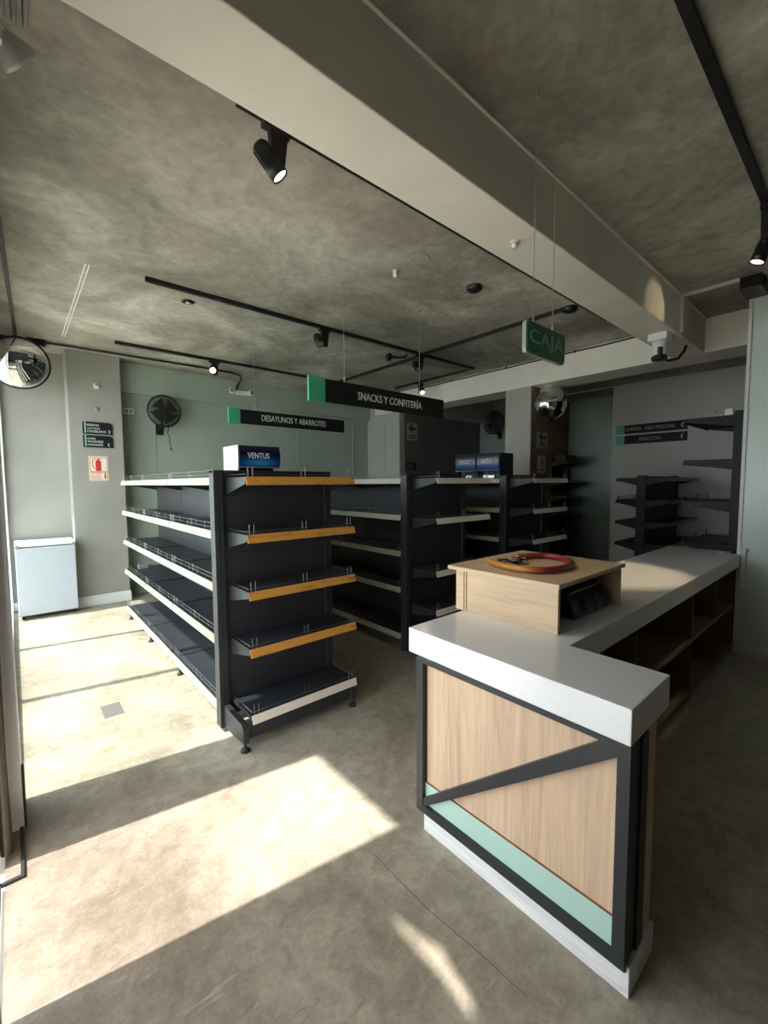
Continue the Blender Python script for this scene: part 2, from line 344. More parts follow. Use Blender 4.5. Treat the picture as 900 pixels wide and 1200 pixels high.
# ------------------------------------------------------------------ mesh helpers
class MB:
    def __init__(self): self.v = []; self.f = []; self.s = []
    def add(self, vs, fs, smooth=False):
        o = len(self.v); self.v += [tuple(p) for p in vs]
        for f in fs: self.f.append([i+o for i in f]); self.s.append(smooth)
        return self
    def box(self, x0, x1, y0, y1, z0, z1):
        v = [(x0,y0,z0),(x1,y0,z0),(x1,y1,z0),(x0,y1,z0),(x0,y0,z1),(x1,y0,z1),(x1,y1,z1),(x0,y1,z1)]
        return self.add(v, [(0,3,2,1),(4,5,6,7),(0,1,5,4),(1,2,6,5),(2,3,7,6),(3,0,4,7)])
    def hexa(self, v):  # 8 points: bottom ring then top ring
        return self.add(v, [(0,3,2,1),(4,5,6,7),(0,1,5,4),(1,2,6,5),(2,3,7,6),(3,0,4,7)])
    def prism(self, pts, a, b, axis):  # polygon in the two other axes, extruded from a to b along axis
        def P(p, t):
            return {'x': (t, p[0], p[1]), 'y': (p[0], t, p[1]), 'z': (p[0], p[1], t)}[axis]
        n = len(pts); v = [P(p, a) for p in pts] + [P(p, b) for p in pts]
        f = [tuple(range(n))[::-1], tuple(range(n, 2*n))] + [(i, (i+1) % n, n+(i+1) % n, n+i) for i in range(n)]
        return self.add(v, f)
    def cyl(self, p0, p1, r0, r1=None, n=20, caps=True):
        r1 = r0 if r1 is None else r1
        p0, p1 = Vector(p0), Vector(p1); d = (p1-p0).normalized()
        a = d.orthogonal().normalized(); b = d.cross(a)
        v = []
        for p, r in ((p0, r0), (p1, r1)):
            for i in range(n):
                t = 2*math.pi*i/n; v.append(p + a*(r*math.cos(t)) + b*(r*math.sin(t)))
        self.add(v, [(i, (i+1) % n, n+(i+1) % n, n+i) for i in range(n)], True)
        if caps: self.add(v, [tuple(range(n))[::-1], tuple(range(n, 2*n))])
        return self
    def tube(self, pts, r, n=8, closed=False):
        pts = [Vector(p) for p in pts]; m = len(pts); rings = []
        prev = None
        for i, p in enumerate(pts):
            if closed: t = pts[(i+1) % m] - pts[i-1]
            else: t = pts[min(i+1, m-1)] - pts[max(i-1, 0)]
            t.normalize()
            a = t.orthogonal().normalized() if prev is None else (prev - t*prev.dot(t)).normalized()
            prev = a; b = t.cross(a)
            rr = r[i] if isinstance(r, (list, tuple)) else r
            rings.append([p + a*(rr*math.cos(2*math.pi*k/n)) + b*(rr*math.sin(2*math.pi*k/n)) for k in range(n)])
        v = [q for g in rings for q in g]; f = []
        for i in range(m if closed else m-1):
            j = (i+1) % m
            for k in range(n): f.append((i*n+k, i*n+(k+1) % n, j*n+(k+1) % n, j*n+k))
        self.add(v, f, True)
        if not closed: self.add(rings[0], [tuple(range(n))[::-1]]); self.add(rings[-1], [tuple(range(n))])
        return self
    def lathe(self, prof, origin, axis, n=32):  # prof: (r, h) along axis
        o = Vector(origin); d = Vector(axis).normalized(); a = d.orthogonal().normalized(); b = d.cross(a)
        v = []
        for r, h in prof:
            for k in range(n):
                t = 2*math.pi*k/n; v.append(o + d*h + a*(r*math.cos(t)) + b*(r*math.sin(t)))
        f = []
        for i in range(len(prof)-1):
            for k in range(n): f.append((i*n+k, i*n+(k+1) % n, (i+1)*n+(k+1) % n, (i+1)*n+k))
        return self.add(v, f, True)
    def mesh(self, name, mat, bevel=0.0, off=(0, 0, 0)):
        me = bpy.data.meshes.new(name)
        me.from_pydata([(p[0]-off[0], p[1]-off[1], p[2]-off[2]) for p in self.v], [], self.f)
        for p, s in zip(me.polygons, self.s): p.use_smooth = s
        bm = bmesh.new(); bm.from_mesh(me)
        if not any(self.s) or bevel: bmesh.ops.recalc_face_normals(bm, faces=bm.faces)
        if bevel:
            ed = [e for e in bm.edges if len(e.link_faces) == 2 and e.calc_face_angle(0) > 0.5]
            bmesh.ops.bevel(bm, geom=ed, offset=bevel, segments=2, affect='EDGES', profile=0.5, clamp_overlap=True)
        bmesh.ops.recalc_face_normals(bm, faces=bm.faces)
        bm.to_mesh(me); bm.free()
        me.materials.append(mat)
        return me

def wloc(o):
    v = Vector((0, 0, 0))
    while o is not None: v += o.location; o = o.parent
    return v

def obj(name, mb, mat, parent=None, bevel=0.0, label=None, at=None):
    off = wloc(parent) if parent else Vector(at or (0, 0, 0))
    o = bpy.data.objects.new(name, mb.mesh(name, mat, bevel, off))
    COL.objects.link(o)
    if parent: o.parent = parent
    elif at: o.location = at
    if label: o['label'] = label
    return o

def tag(o, label, cat, group=None):
    o['label'] = label; o['category'] = cat
    if group: o['group'] = group
    return o

def thing(name, label, cat, loc, group=None):
    o = bpy.data.objects.new(name, None); COL.objects.link(o)
    o.location = loc; o.empty_display_size = 0.05
    return tag(o, label, cat, group)

def struct(name, mb, mat, bevel=0.0, parent=None):
    o = obj(name, mb, mat, parent, bevel)
    if not parent: o['kind'] = 'structure'
    return o

def lettering(name, text, mat, parent, face, x, y, z, width=None, height=None, thick=0.003, align='LEFT', sx=1.0):
    """Text standing on a plane. face '-y': reads along +X; face '-x': reads along -Y."""
    cu = bpy.data.curves.new('txt', 'FONT'); cu.body = text; cu.size = 1.0; cu.extrude = 0.0
    cu.resolution_u = 3; cu.space_line = 0.82
    t = bpy.data.objects.new('txt', cu); COL.objects.link(t)
    dg = bpy.context.evaluated_depsgraph_get()
    me = bpy.data.meshes.new_from_object(t.evaluated_get(dg))
    bpy.data.objects.remove(t); bpy.data.curves.remove(cu)
    xs = [v.co.x for v in me.vertices]; ys = [v.co.y for v in me.vertices]
    x0, x1, y0, y1 = min(xs), max(xs), min(ys), max(ys)
    kx = width/(x1-x0) if width else None
    ky = height/(y1-y0) if height else None
    kx = kx or ky*sx; ky = ky or kx
    off = wloc(parent)
    for v in me.vertices:
        a, b = (v.co.x-x0)*kx, (v.co.y-y0)*ky
        if face == '-y': p = Vector((x+a, y, z+b))
        else: p = Vector((x, y-a, z+b))
        v.co = p - off
    bm = bmesh.new(); bm.from_mesh(me)
    bmesh.ops.recalc_face_normals(bm, faces=bm.faces)
    nrm = Vector((0, -1, 0)) if face == '-y' else Vector((-1, 0, 0))
    for f in bm.faces:
        f.normal_update()
        if f.normal.dot(nrm) < 0: f.normal_flip()
    r = bmesh.ops.extrude_face_region(bm, geom=bm.faces[:])
    for v in [g for g in r['geom'] if isinstance(g, bmesh.types.BMVert)]: v.co += nrm*thick
    bm.to_mesh(me); bm.free()
    me.materials.clear(); me.materials.append(mat)
    o = bpy.data.objects.new(name, me); COL.objects.link(o); o.parent = parent
    return o

def spotlight_data(name, energy, angle, col=(1.0, 0.78, 0.5), size=0.03, blend=0.5):
    l = bpy.data.lights.new(name, 'SPOT'); l.energy = energy; l.spot_size = R(angle); l.color = col
    l.shadow_soft_size = size; l.spot_blend = blend
    return l

# ------------------------------------------------------------------ structure
CZ = 3.2      # ceiling height
BZ = 2.858    # underside of the beams
XW = 7.95     # far right wall
struct('floor', MB().box(-0.1, 9.2, -1.7, 7.1, -0.1, 0.0), FLOOR)
struct('ceiling', MB().box(-0.2, 9.2, -1.7, 7.1, CZ, CZ+0.15), CEIL)
struct('trim_1', MB().box(-0.1, 5.40, 1.226, 1.513, BZ, CZ), BEAMW, 0.006)          # main beam
struct('trim_2', MB().box(5.40, 5.85, -1.6, 6.5, BZ, CZ), BEAMW, 0.006)             # cross beam
struct('trim_3', MB().box(5.85, XW, 5.55, 5.90, BZ, CZ), WALLG, 0.006)               # beam before the dark wall
struct('trim_4', MB().box(1.126, 5.50, 6.76, 6.95, 2.80, CZ), GREEN, 0.004)         # green beam over the back wall
struct('wall_left', MB().box(-0.1, 0.55, 6.86, 6.98, 0, CZ), WALLL)
struct('wall_column', MB().box(0.55, 1.124, 6.53, 7.0, 0, CZ), WALLL, 0.006)
struct('wall_back', MB().box(1.124, 5.50, 6.85, 7.0, 0, 2.80), GREEN)
struct('wall_back_return', MB().box(5.50, 5.62, 5.90, 7.0, 0, CZ), plain('pale_plaster', (0.46, 0.45, 0.41), 0.7, 0, 0.05, 2))
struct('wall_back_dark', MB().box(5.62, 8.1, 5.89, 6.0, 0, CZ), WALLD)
struct('wall_right_back', MB().box(XW, 8.1, 4.42, 5.89, 0, CZ), plain('grey_green_plaster', (0.26, 0.29, 0.265), 0.7, 0, 0.05, 2))
struct('wall_alcove_back', MB().box(XW, 8.97, 4.30, 4.42, 0, CZ), BROWN)
struct('wall_alcove_side', MB().box(8.85, 8.97, 3.06, 4.30, 0, CZ), plain('dark_green_partition', (0.22, 0.26, 0.21), 0.3, 0, 0.06, 1.5))
struct('wall_right', MB().box(XW, 8.1, -1.6, 3.06, 0, CZ), WALLR)
struct('wall_alcove_front', MB().box(8.1, 8.97, 2.94, 3.06, 0, CZ), WALLG)
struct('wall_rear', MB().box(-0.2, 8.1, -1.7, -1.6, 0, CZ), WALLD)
struct('wall_partition', MB().box(4.87, 4.93, -1.6, 0.775, 0, CZ), GREEN2)
struct('trim_5', MB().box(4.855, 4.945, 0.775, 0.80, 0, CZ), WHITE)                 # edge profile of the partition
pil = struct('wall_pillar', MB().box(5.40, 5.96, 3.165, 3.56, 0, BZ), plain('pillar_plaster', (0.44, 0.42, 0.37), 0.7, 0, 0.06, 3), 0.006)
struct('wall_pillar_panel', MB().box(5.402, 5.958, 3.153, 3.165, 0, BZ), plain('pillar_side_brown', (0.20, 0.15, 0.10), 0.6, 0, 0.08, 4, 0.3))  # thin panel, darker and browner than the pillar behind it
# facade: wall beside the door, with an unseen opening added to light the counter
fx0, fx1 = -0.18, -0.10
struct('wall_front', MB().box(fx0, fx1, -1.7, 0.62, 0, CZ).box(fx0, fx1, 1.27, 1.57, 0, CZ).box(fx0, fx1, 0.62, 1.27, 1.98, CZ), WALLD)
# unseen sheet added to block the sun, slotted to cast the light sliver
sun_slot_a = [(-0.518, 1.33), (-0.484, 1.175), (-0.466, 1.114), (-0.483, 1.062), (-0.504, 0.978), (-0.53, 0.924)]
sun_slot_b = [(-0.518, 1.33), (-0.53, 1.254), (-0.53, 1.147), (-0.525, 1.077), (-0.532, 1.002), (-0.538, 0.952), (-0.53, 0.924)]
sun_shade = MB().prism([(-1.9, -1.7), (-1.9, 1.50)] + [(sun_slot_b[0][0], 1.50)] + sun_slot_b + [(sun_slot_b[-1][0], -1.7)], 2.45, 2.46, 'z')
sun_shade.prism([(-0.18, -1.7), (sun_slot_a[-1][0], -1.7)] + sun_slot_a[::-1] + [(sun_slot_a[0][0], 1.50), (-0.18, 1.50)], 2.45, 2.46, 'z')
struct('added_sun_shade', sun_shade, FACADE)
struct('wall_front_header', MB().box(fx0, fx1, 1.57, 2.46, 2.385, CZ).box(fx0, fx1, 2.46, 6.95, 2.84, CZ), FACADE)
struct('added_sun_slab', MB().box(-0.55, fx0, -1.7, 7.2, 2.98, 3.10), FACADE)               # unseen slab outside, added to cut off the high sun
win = struct('window_1', MB().box(-0.15, -0.07, 2.69, 6.86, 0.0, 0.07).box(-0.15, -0.07, 2.69, 6.86, 2.78, 2.84)
       .box(-0.13, -0.07, 3.925, 3.985, 0.07, 2.78).box(-0.13, -0.07, 5.20, 5.26, 0.07, 2.78).box(-0.15, -0.07, 6.80, 6.86, 0.07, 2.78), ALU)
for a, b in ((2.69, 3.925), (3.985, 5.20), (5.26, 6.80)):
    obj('pane', MB().box(-0.115, -0.109, a, b, 0.07, 2.78), GLASS, win)
dr = struct('door_1', MB().box(-0.17, -0.035, 2.46, 2.69, 0.0, 2.84), ALU, 0.004)
obj('door_stile', MB().cyl((-0.094, 2.305, 0.02), (-0.094, 2.305, 2.19), 0.021), BRONZE, dr)
obj('door_edge', MB().box(-0.16, -0.118, 2.25, 2.458, 0.01, 2.30), ALU, dr)
obj('seal', MB().box(-0.036, -0.026, 2.463, 2.50, 0.0, 0.28), BLACKM, dr)
struct('trim_7', MB().box(-0.052, -0.040, 2.15, 2.46, 0, 0.012).box(-0.115, -0.040, 2.138, 2.152, 0, 0.012)
       .box(-0.122, -0.110, 1.56, 2.15, 0, 0.012), BLACKM)                              # floor track of the door
struct('ground_outside', MB().box(-14, -0.1, -12, 18, -0.12, -0.02), OUTG)
# skirtings
def skirting(name, mb): struct(name, mb, WHITE, 0.004)
skirting('baseboard_column', MB().box(0.53, 1.135, 6.505, 6.53, 0, 0.11).box(0.535, 1.13, 6.512, 6.53, 0.11, 0.135).box(0.53, 0.55, 6.53, 6.86, 0, 0.12))
skirting('baseboard_left', MB().box(-0.1, 0.53, 6.84, 6.86, 0, 0.11))
skirting('baseboard_partition', MB().box(4.845, 4.87, -1.6, 0.74, 0, 0.075))
# raised grooves seen on walls
struct('trim_8', MB().box(1.575, 1.585, 6.842, 6.85, 0, 2.80).box(3.90, 3.91, 6.842, 6.85, 0, 2.80), GREEN)
struct('trim_9', MB().box(5.492, 5.50, 6.30, 6.31, 0, 2.7).box(5.492, 5.50, 6.02, 6.30, 2.62, 2.63), WALLG)
struct('trim_10', MB().cyl((XW-0.012, 3.07, 0), (XW-0.012, 3.07, CZ-0.02), 0.010, n=8).cyl((XW-0.012, 3.07, CZ-0.012), (XW-0.012, 4.3, CZ-0.012), 0.010, n=8), WHITE_P)
struct('trim_11', MB().box(1.226, 5.4, 1.212, 1.226, CZ-0.014, CZ).box(0.1, 1.226, 1.212, 1.226, CZ-0.014, CZ), BEAMW)   # small fillet along the beam
# floor saw-cuts and chips
struct('trim_12', MB().prism([(1.064, 1.316), (1.067, 1.316), (1.068, 1.006), (1.090, 0.788), (1.098, 0.62), (1.096, 0.62), (1.087, 0.788), (1.065, 1.006)], 0.0, 0.0004, 'z'), plain('floor_joint', (0.13, 0.11, 0.09), 0.8))

struct('trim_14', MB().box(0.385, 0.500, 3.285, 3.488, 0.0, 0.0004), plain('floor_patch', (0.14, 0.132, 0.118), 0.6, 0, 0.1, 20))   # repaired square in the slab
# ------------------------------------------------------------------ shelving
CACHE = {}
def cached(key, fn):
    if key not in CACHE: CACHE[key] = fn()
    return CACHE[key]

def deck_mb(w, d):
    mb = MB().box(-w/2, w/2, -d, 0, -0.022, 0)
    for k in range(1, 6): mb.box(-w/2+0.01, w/2-0.01, -d*k/6-0.0015, -d*k/6+0.0015, 0, 0.0012)
    return mb
def bracket_mb(w, d, s):
    mb = MB()
    if True:
        x = s*(w/2-0.002)
        mb.prism([(0, 0.004), (-d+0.004, 0.004), (-d+0.004, -0.034), (-0.02, -0.095), (0, -0.095)], x-0.0022, x+0.0022, 'x')
    return mb
def strip_mb(w, d, h=0.048):
    return MB().prism([(-d-0.001, 0.006), (-d-0.006, 0.006), (-d-0.018, 0.006-h), (-d-0.012, 0.006-h)], -w/2, w/2, 'x')
def fence_mb(w, d, full):
    mb = MB(); r = 0.0030 if d in (0.27, 0.385) else 0.0017; y = -d+0.012
    n = 5
    if full:
        for z in (0.024, 0.050): mb.tube([(-w/2+0.006, y, z), (w/2-0.006, y, z)], r, 4)
        for k in range(n+1):
            x = -w/2+0.008+(w-0.016)*k/n; mb.tube([(x, y, 0), (x, y, 0.056)], r, 4)
    else:
        for z in (0.020,): mb.tube([(-w/2+0.006, y, z), (w/2-0.006, y, z)], r, 4)
    for x in (-w/2+0.035, 0.0, w/2-0.035):
        for q in (-0.014, 0.014): mb.tube([(x+q, y, 0), (x+q, y, 0.062)], r*1.1, 4)
    for x in (-w/2+0.007, w/2-0.007):
        mb.tube([(x, y, 0.02), (x, -0.02, 0.02)], r, 4)
    return mb
ROT = {'-y': 0.0, '-x': -math.pi/2, '+x': math.pi/2, '+y': math.pi}
def shelf(root, loc, face, w, d, strip, fence='full', name='shelf', bracket=True, label=None, steel=None):
    """One shelf: deck with its brackets, price strip and wire fence; loc = middle of its rear edge, top face."""
    base = root.location
    o = bpy.data.objects.new(name, cached(('deck', w, d), lambda: deck_mb(w, d).mesh('shelf', steel or SHELF_D)))
    COL.objects.link(o); o.parent = root; o.location = Vector(loc)-base; o.rotation_euler = (0, 0, ROT[face])
    def sub(nm, me, lab=None):
        s = bpy.data.objects.new(nm, me); COL.objects.link(s); s.parent = o
        if lab: s['label'] = lab
    if bracket:
        for sg in (-1, 1): sub('bracket', cached(('brk', w, d, sg), lambda: bracket_mb(w, d, sg).mesh('bracket', steel or SHELF)))
    if strip: sub('price_strip', cached(('strip', w, d, strip.name), lambda: strip_mb(w, d).mesh('price_strip', strip)), label)
    if fence: sub('wire_fence', cached(('fence', w, d, fence), lambda: fence_mb(w, d, fence == 'full').mesh('wire_fence', BLACK if steel else WIRE)))
    return o
def slotted_post(x0, x1, y0, y1, z0, z1, slot):
    mb = MB().box(x0, x1, y0, y1, z0, z1)
    return mb
def foot_mb(x, y, top=0.09, r=0.026):
    return MB().cyl((x, y, 0.0), (x, y, 0.012), r, r*0.95, 14).cyl((x, y, 0.012), (x, y, 0.022), r*0.95, 0.012, 14).cyl((x, y, 0.02), (x, y, top), 0.009, n=8)

def end_unit(dx, dy, tops, strips, label, group):
    """Single-faced unit closing the aisle end; the measured one stands at dx = dy = 0."""
    t = thing('end_shelf_unit', label, 'store shelf', (1.36+dx, 2.60+dy, 0), group)
    X = lambda v: v+dx
    Y = lambda v: v+dy
    for a, b in ((0.905, 0.962), (1.688, 1.742)):
        p = obj('upright', MB().box(X(a), X(b), Y(2.605), Y(2.68), 0.03, 1.632), SHELF, t, 0.003)
        sl = MB()
        for k in range(42): sl.box(X((a+b)/2-0.004), X((a+b)/2+0.004), Y(2.6035), Y(2.606), 0.10+k*0.036, 0.122+k*0.036)
        obj('slot_row', sl, BLACK, p)
    obj('back_panel', MB().box(X(0.962), X(1.688), Y(2.625), Y(2.66), 0.10, 1.628).box(X(0.962), X(1.688), Y(2.620), Y(2.626), 1.12, 1.123)
        .box(X(0.962), X(1.688), Y(2.620), Y(2.626), 0.62, 0.623), BLACKM if False else SHELF, t)
    obj('top_rail', MB().box(X(0.905), X(1.742), Y(2.60), Y(2.685), 1.615, 1.634), SHELF, t, 0.003)
    for z, s in zip(tops[:-1], strips[:-1]):
        shelf(t, (X(1.3625), Y(2.61), z), '-y', 0.755, 0.285, s, 'part', label='orange wooden price strip' if s is ORANGE else None)
    z = tops[-1]
    shelf(t, (X(1.3625), Y(2.61), z), '-y', 0.755, 0.285, strips[-1], 'part', 'base_shelf', bracket=False, label='pale price strip')
    obj('kick_panel', MB().box(X(0.963), X(1.697), Y(2.335), Y(2.345), 0.065, z-0.023), SHELF, t)
    for x in (0.945, 1.715):
        leg = obj('base_leg', MB().prism([(Y(2.61), 0.04), (Y(2.61), z-0.024), (Y(2.33), z-0.030), (Y(2.31), z-0.06), (Y(2.31), 0.055), (Y(2.56), 0.04)], X(x-0.018), X(x+0.018), 'x'), SHELF, t, 0.002)
        obj('foot', foot_mb(X(x), Y(2.335), 0.07, 0.028), BLACKM, leg)
    return t

def run_unit(dx, dy, label, group, bays=3, bay=0.97, left=CREAM, right=CREAM, fence='full'):
    """Double-faced shelving run behind the end unit."""
    t = thing('double_shelf_run', label, 'store shelf', (1.33+dx, 2.69+dy, 0), group)
    y0 = 2.69+dy
    for k in range(bays+1):
        y = y0+0.02+k*bay if k == 0 else (y0+k*bay if k < bays else y0+bays*bay-0.03)
        obj('upright', MB().box(1.30+dx, 1.36+dx, y-0.02, y+0.02, 0.03, 1.583), SHELF, t, 0.003)
        for s, xf in ((-1, 0.955), (1, 1.705)):
            leg = obj('base_leg', MB().box(min(xf, 1.33)+dx, max(xf, 1.33)+dx, y-0.018, y+0.018, 0.05, 0.13), SHELF, t)
            obj('foot', foot_mb(xf+dx, y, 0.07, 0.024), BLACKM, leg)
    for k in range(bays):
        a = y0+k*bay
        obj('back_panel', MB().box(1.285+dx, 1.30+dx, a+0.002, a+bay-0.002, 0.12, 1.58).box(1.36+dx, 1.375+dx, a+0.002, a+bay-0.002, 0.12, 1.58), SHELF, t)
        for side, xb, m in (('-x', 1.285, left), ('+x', 1.375, right)):
            for z in (1.585, 1.253, 0.923, 0.588):
                shelf(t, (xb+dx, a+bay/2, z), side, bay-0.012, 0.355, m, fence)
            shelf(t, (xb+dx, a+bay/2, 0.155), side, bay-0.012, 0.355, m, fence, 'base_shelf', bracket=False)
    return t

G_END = 'end shelf units closing the aisles'
G_RUN = 'double-sided shelving runs'
end_unit(0, 0, (1.585, 1.255, 0.925, 0.590, 0.195), (ORANGE, ORANGE, ORANGE, ORANGE, PINK),
         'black end shelf unit with four orange edged shelves, nearest the door', G_END)
run_unit(0, 0, 'long black shelving run in the sunlight by the storefront, cream price strips', G_RUN)
end_unit(1.715, 0.12, (1.585, 1.240, 0.785, 0.445, 0.195), (PINK, PINK, PINK, PINK, PINK),
         'middle black end shelf unit with beige edges, behind the left corner of the counter', G_END)
run_unit(1.715, 0.12, 'black shelving run in shade right behind the orange edged unit, beige strips', G_RUN)
end_unit(3.195, 0.08, (1.585, 1.255, 0.925, 0.590, 0.195), (PINK, PINK, PINK, PINK, PINK),
         'farthest black end shelf unit with pale edges, before the concrete pillar', G_END)
run_unit(3.195, 0.08, 'farthest dark shelving run, carrying two blue display boxes side by side', G_RUN, bays=2)
# bit of grey hardware left on the low shelf
hw = obj('shelf_bracket_box', MB().box(1.03, 1.13, 5.44, 5.50, 0.592, 0.640).cyl((1.13, 5.47, 0.62), (1.18, 5.47, 0.615), 0.012, n=10), GREYP)
tag(hw, 'small grey block left at the far end of the sunlit shelving run', 'box')

# small double-sided gondola, end on, before the right wall
def side_gondola():
    t = thing('double_shelf_rack', 'low dark double-sided shelf rack beneath the two wall signs', 'store shelf', (6.2, 2.03, 0))
    p = obj('upright', MB().box(6.20, 6.26, 1.975, 2.085, 0.02, 1.63), SHELF_R, t, 0.004)
    obj('upright', MB().box(7.54, 7.60, 1.975, 2.085, 0.02, 1.63), SHELF_R, t, 0.004)
    obj('back_panel', MB().box(6.26, 7.54, 2.0, 2.06, 0.1, 1.62), SHELF_R, t)
    for z in (1.595, 1.300, 1.015, 0.725, 0.18):
        shelf(t, (6.90, 2.065, z), '+y', 1.36, 0.27, DARKSTRIP, 'full' if z == 1.300 else None, steel=SHELF_R)
        shelf(t, (6.90, 1.995, z), '-y', 1.36, 0.27, DARKSTRIP, None, steel=SHELF_R)
    for x in (6.23, 7.57):
        for y in (1.78, 2.28):
            leg = obj('base_leg', MB().box(x-0.02, x+0.02, min(y, 2.03), max(y, 2.03), 0.05, 0.12), SHELF_R, t)
            obj('foot', foot_mb(x, y, 0.07), BLACKM, leg)
side_gondola()
def tall_rack():
    t = thing('tall_shelf_rack', 'tall dark shelf rack standing past the far end of the counter', 'store shelf', (5.1, 0.87, 0))
    obj('upright', MB().box(5.08, 5.14, 0.825, 0.905, 0.02, 2.20), SHELF_R, t, 0.004)
    obj('upright', MB().box(6.04, 6.10, 0.825, 0.905, 0.02, 2.20), SHELF_R, t, 0.004)
    obj('back_panel', MB().box(5.14, 6.04, 0.83, 0.85, 0.1, 2.18), SHELF_R, t)
    for z, f in ((2.165, None), (1.755, None), (1.350, 'full'), (0.935, 'full'), (0.18, None)):
        shelf(t, (5.59, 0.905, z), '+y', 0.94, 0.385, DARKSTRIP, f, steel=SHELF_R)
    for x in (5.11, 6.07):
        leg = obj('base_leg', MB().box(x-0.02, x+0.02, 0.87, 1.27, 0.05, 0.12), SHELF_R, t)
        obj('foot', foot_mb(x, 1.24, 0.07), BLACKM, leg)
tall_rack()
def alcove_rack():
    t = thing('wall_shelf_rack', 'narrow dark shelf rack in the dim alcove right of the pillar', 'store shelf', (8.25, 4.28, 0))
    for x in (7.97, 8.53):
        obj('upright', MB().box(x, x+0.05, 4.20, 4.28, 0.02, 2.0), SHELF_R, t, 0.004)
    obj('back_panel', MB().box(8.02, 8.53, 4.24, 4.26, 0.1, 1.98), SHELF_R, t)
    for z in (1.945, 1.57, 1.275, 0.965, 0.58, 0.18):
        shelf(t, (8.275, 4.20, z), '-y', 0.60, 0.30, DARKSTRIP, None, steel=SHELF_R)
    for x in (7.995, 8.555):
        leg = obj('base_leg', MB().box(x-0.02, x+0.02, 3.92, 4.24, 0.05, 0.12), SHELF_R, t)
        obj('foot', foot_mb(x, 3.94, 0.07), BLACKM, leg)
    b = obj('carton', MB().box(8.06, 8.44, 3.96, 4.18, 1.947, 2.06).box(8.05, 8.45, 3.95, 4.19, 2.05, 2.07), BLACKM)
    tag(b, 'flat black carton on top of the alcove rack', 'box')
alcove_rack()

# white cups left on the tall rack
cp = thing('price_label_holder', 'white curled label holder and block on the tall rack top', 'label holder', (5.18, 1.0, 2.172))
obj('block', MB().box(5.15, 5.20, 0.925, 0.990, 2.172, 2.235), WHITE_P, cp, 0.003)
cu_ = [(1.065, 2.235), (1.064, 2.205), (1.055, 2.186), (1.038, 2.180), (1.018, 2.186), (1.004, 2.198)]
cm = MB()
for (a, b), (c, d) in zip(cu_, cu_[1:]):
    cm.hexa([(5.15, a, b-0.008), (5.20, a, b-0.008), (5.20, c, d-0.008), (5.15, c, d-0.008), (5.15, a, b), (5.20, a, b), (5.20, c, d), (5.15, c, d)])
obj('curl', cm, WHITE_P, cp)
obj('foot', MB().box(5.15, 5.20, 0.990, 1.062, 2.172, 2.178), WHITE_P, cp)

# ------------------------------------------------------------------ blue display boxes
def display_box(x0, x1, y0, y1, z0, z1, face, label, shell=WHITE):
    """Counter display with a bulging blue header over an open tray. Front faces -y or -x."""
    t = thing('display_box', label, 'display box', ((x0+x1)/2, (y0+y1)/2, z0), 'blue display boxes on the shelf tops')
    # local frame: u to the right along the front, v into depth
    if face == '-y':
        W, D = x1-x0, y1-y0
        f = lambda u, v, z: (x0+u, y0+v, z0+z)
    else:
        W, D = y1-y0, x1-x0
        f = lambda u, v, z: (x0+v, y1-u, z0+z)
    Hh = z1-z0
    def bx(mb, u0, u1, v0, v1, a, b):
        return mb.hexa([f(u0, v0, a), f(u1, v0, a), f(u1, v1, a), f(u0, v1, a), f(u0, v0, b), f(u1, v0, b), f(u1, v1, b), f(u0, v1, b)])
    s = MB(); bx(s, 0, 0.006, 0, D, 0, Hh); bx(s, W-0.006, W, 0, D, 0, Hh); bx(s, 0.006, W-0.006, D-0.006, D, 0, Hh)
    obj('case', s, shell, t)
    m = MB(); bx(m, 0.006, W-0.006, 0.0, D-0.006, Hh-0.006, Hh); bx(m, 0.006, W-0.006, 0.10, D-0.006, 0.0, Hh-0.006)
    bx(m, 0.006, W-0.006, 0, 0.10, 0, 0.006)
    obj('tray', m, BLACKM, t)
    l = MB(); bx(l, 0.004, W-0.004, -0.004, 0.09, Hh*0.33, Hh*0.33+0.005)
    obj('ledge', l, GREYP, t)
    n = 12; vs = []; a0, a1 = Hh*0.36, Hh-0.004
    for i in range(n+1):
        q = i/n; bul = 0.012*math.sin(math.pi*q)**0.6 if 0 < q < 1 else 0
        for u in (0.008, W-0.008): vs.append(f(u, -0.002-bul, a0+(a1-a0)*q))
    fs = [(2*i, 2*i+1, 2*i+3, 2*i+2) for i in range(n)]
    k = len(vs); vs += [f(0.008, 0.05, a0), f(W-0.008, 0.05, a0), f(0.008, 0.05, a1), f(W-0.008, 0.05, a1)]
    fs += [tuple(2*i for i in range(n+1)) + (k+2, k), tuple(2*i+1 for i in range(n+1)) + (k+3, k+1), (k, k+1, k+3, k+2)]
    h = obj('header_panel', MB().add(vs, fs), BANNER, t)
    o = f(W*0.20, -0.0165, Hh*0.61)
    lettering('lettering', 'VENTUS', SIGNW, h, face, o[0], o[1], o[2], width=W*0.50, height=Hh*0.17, thick=0.002)
    g = MB()
    for q in (0.27, 0.45, 0.60):
        bx(g, W*q, W*q+0.045, 0.01, 0.05, 0.012, 0.045)
    obj('metal_insert', g, LENS_OFF, t)
    return t
display_box(1.10, 1.40, 2.705, 2.95, 1.587, 1.80, '-y', 'white cased blue display box on top of the orange edged unit')
display_box(4.15, 4.42, 3.12, 3.435, 1.587, 1.885, '-x', 'blue display box on the farthest run, left of the pair', BLACKM)
display_box(4.15, 4.42, 2.80, 3.112, 1.587, 1.885, '-x', 'blue display box on the farthest run, right of the pair by the pillar', BLACKM)

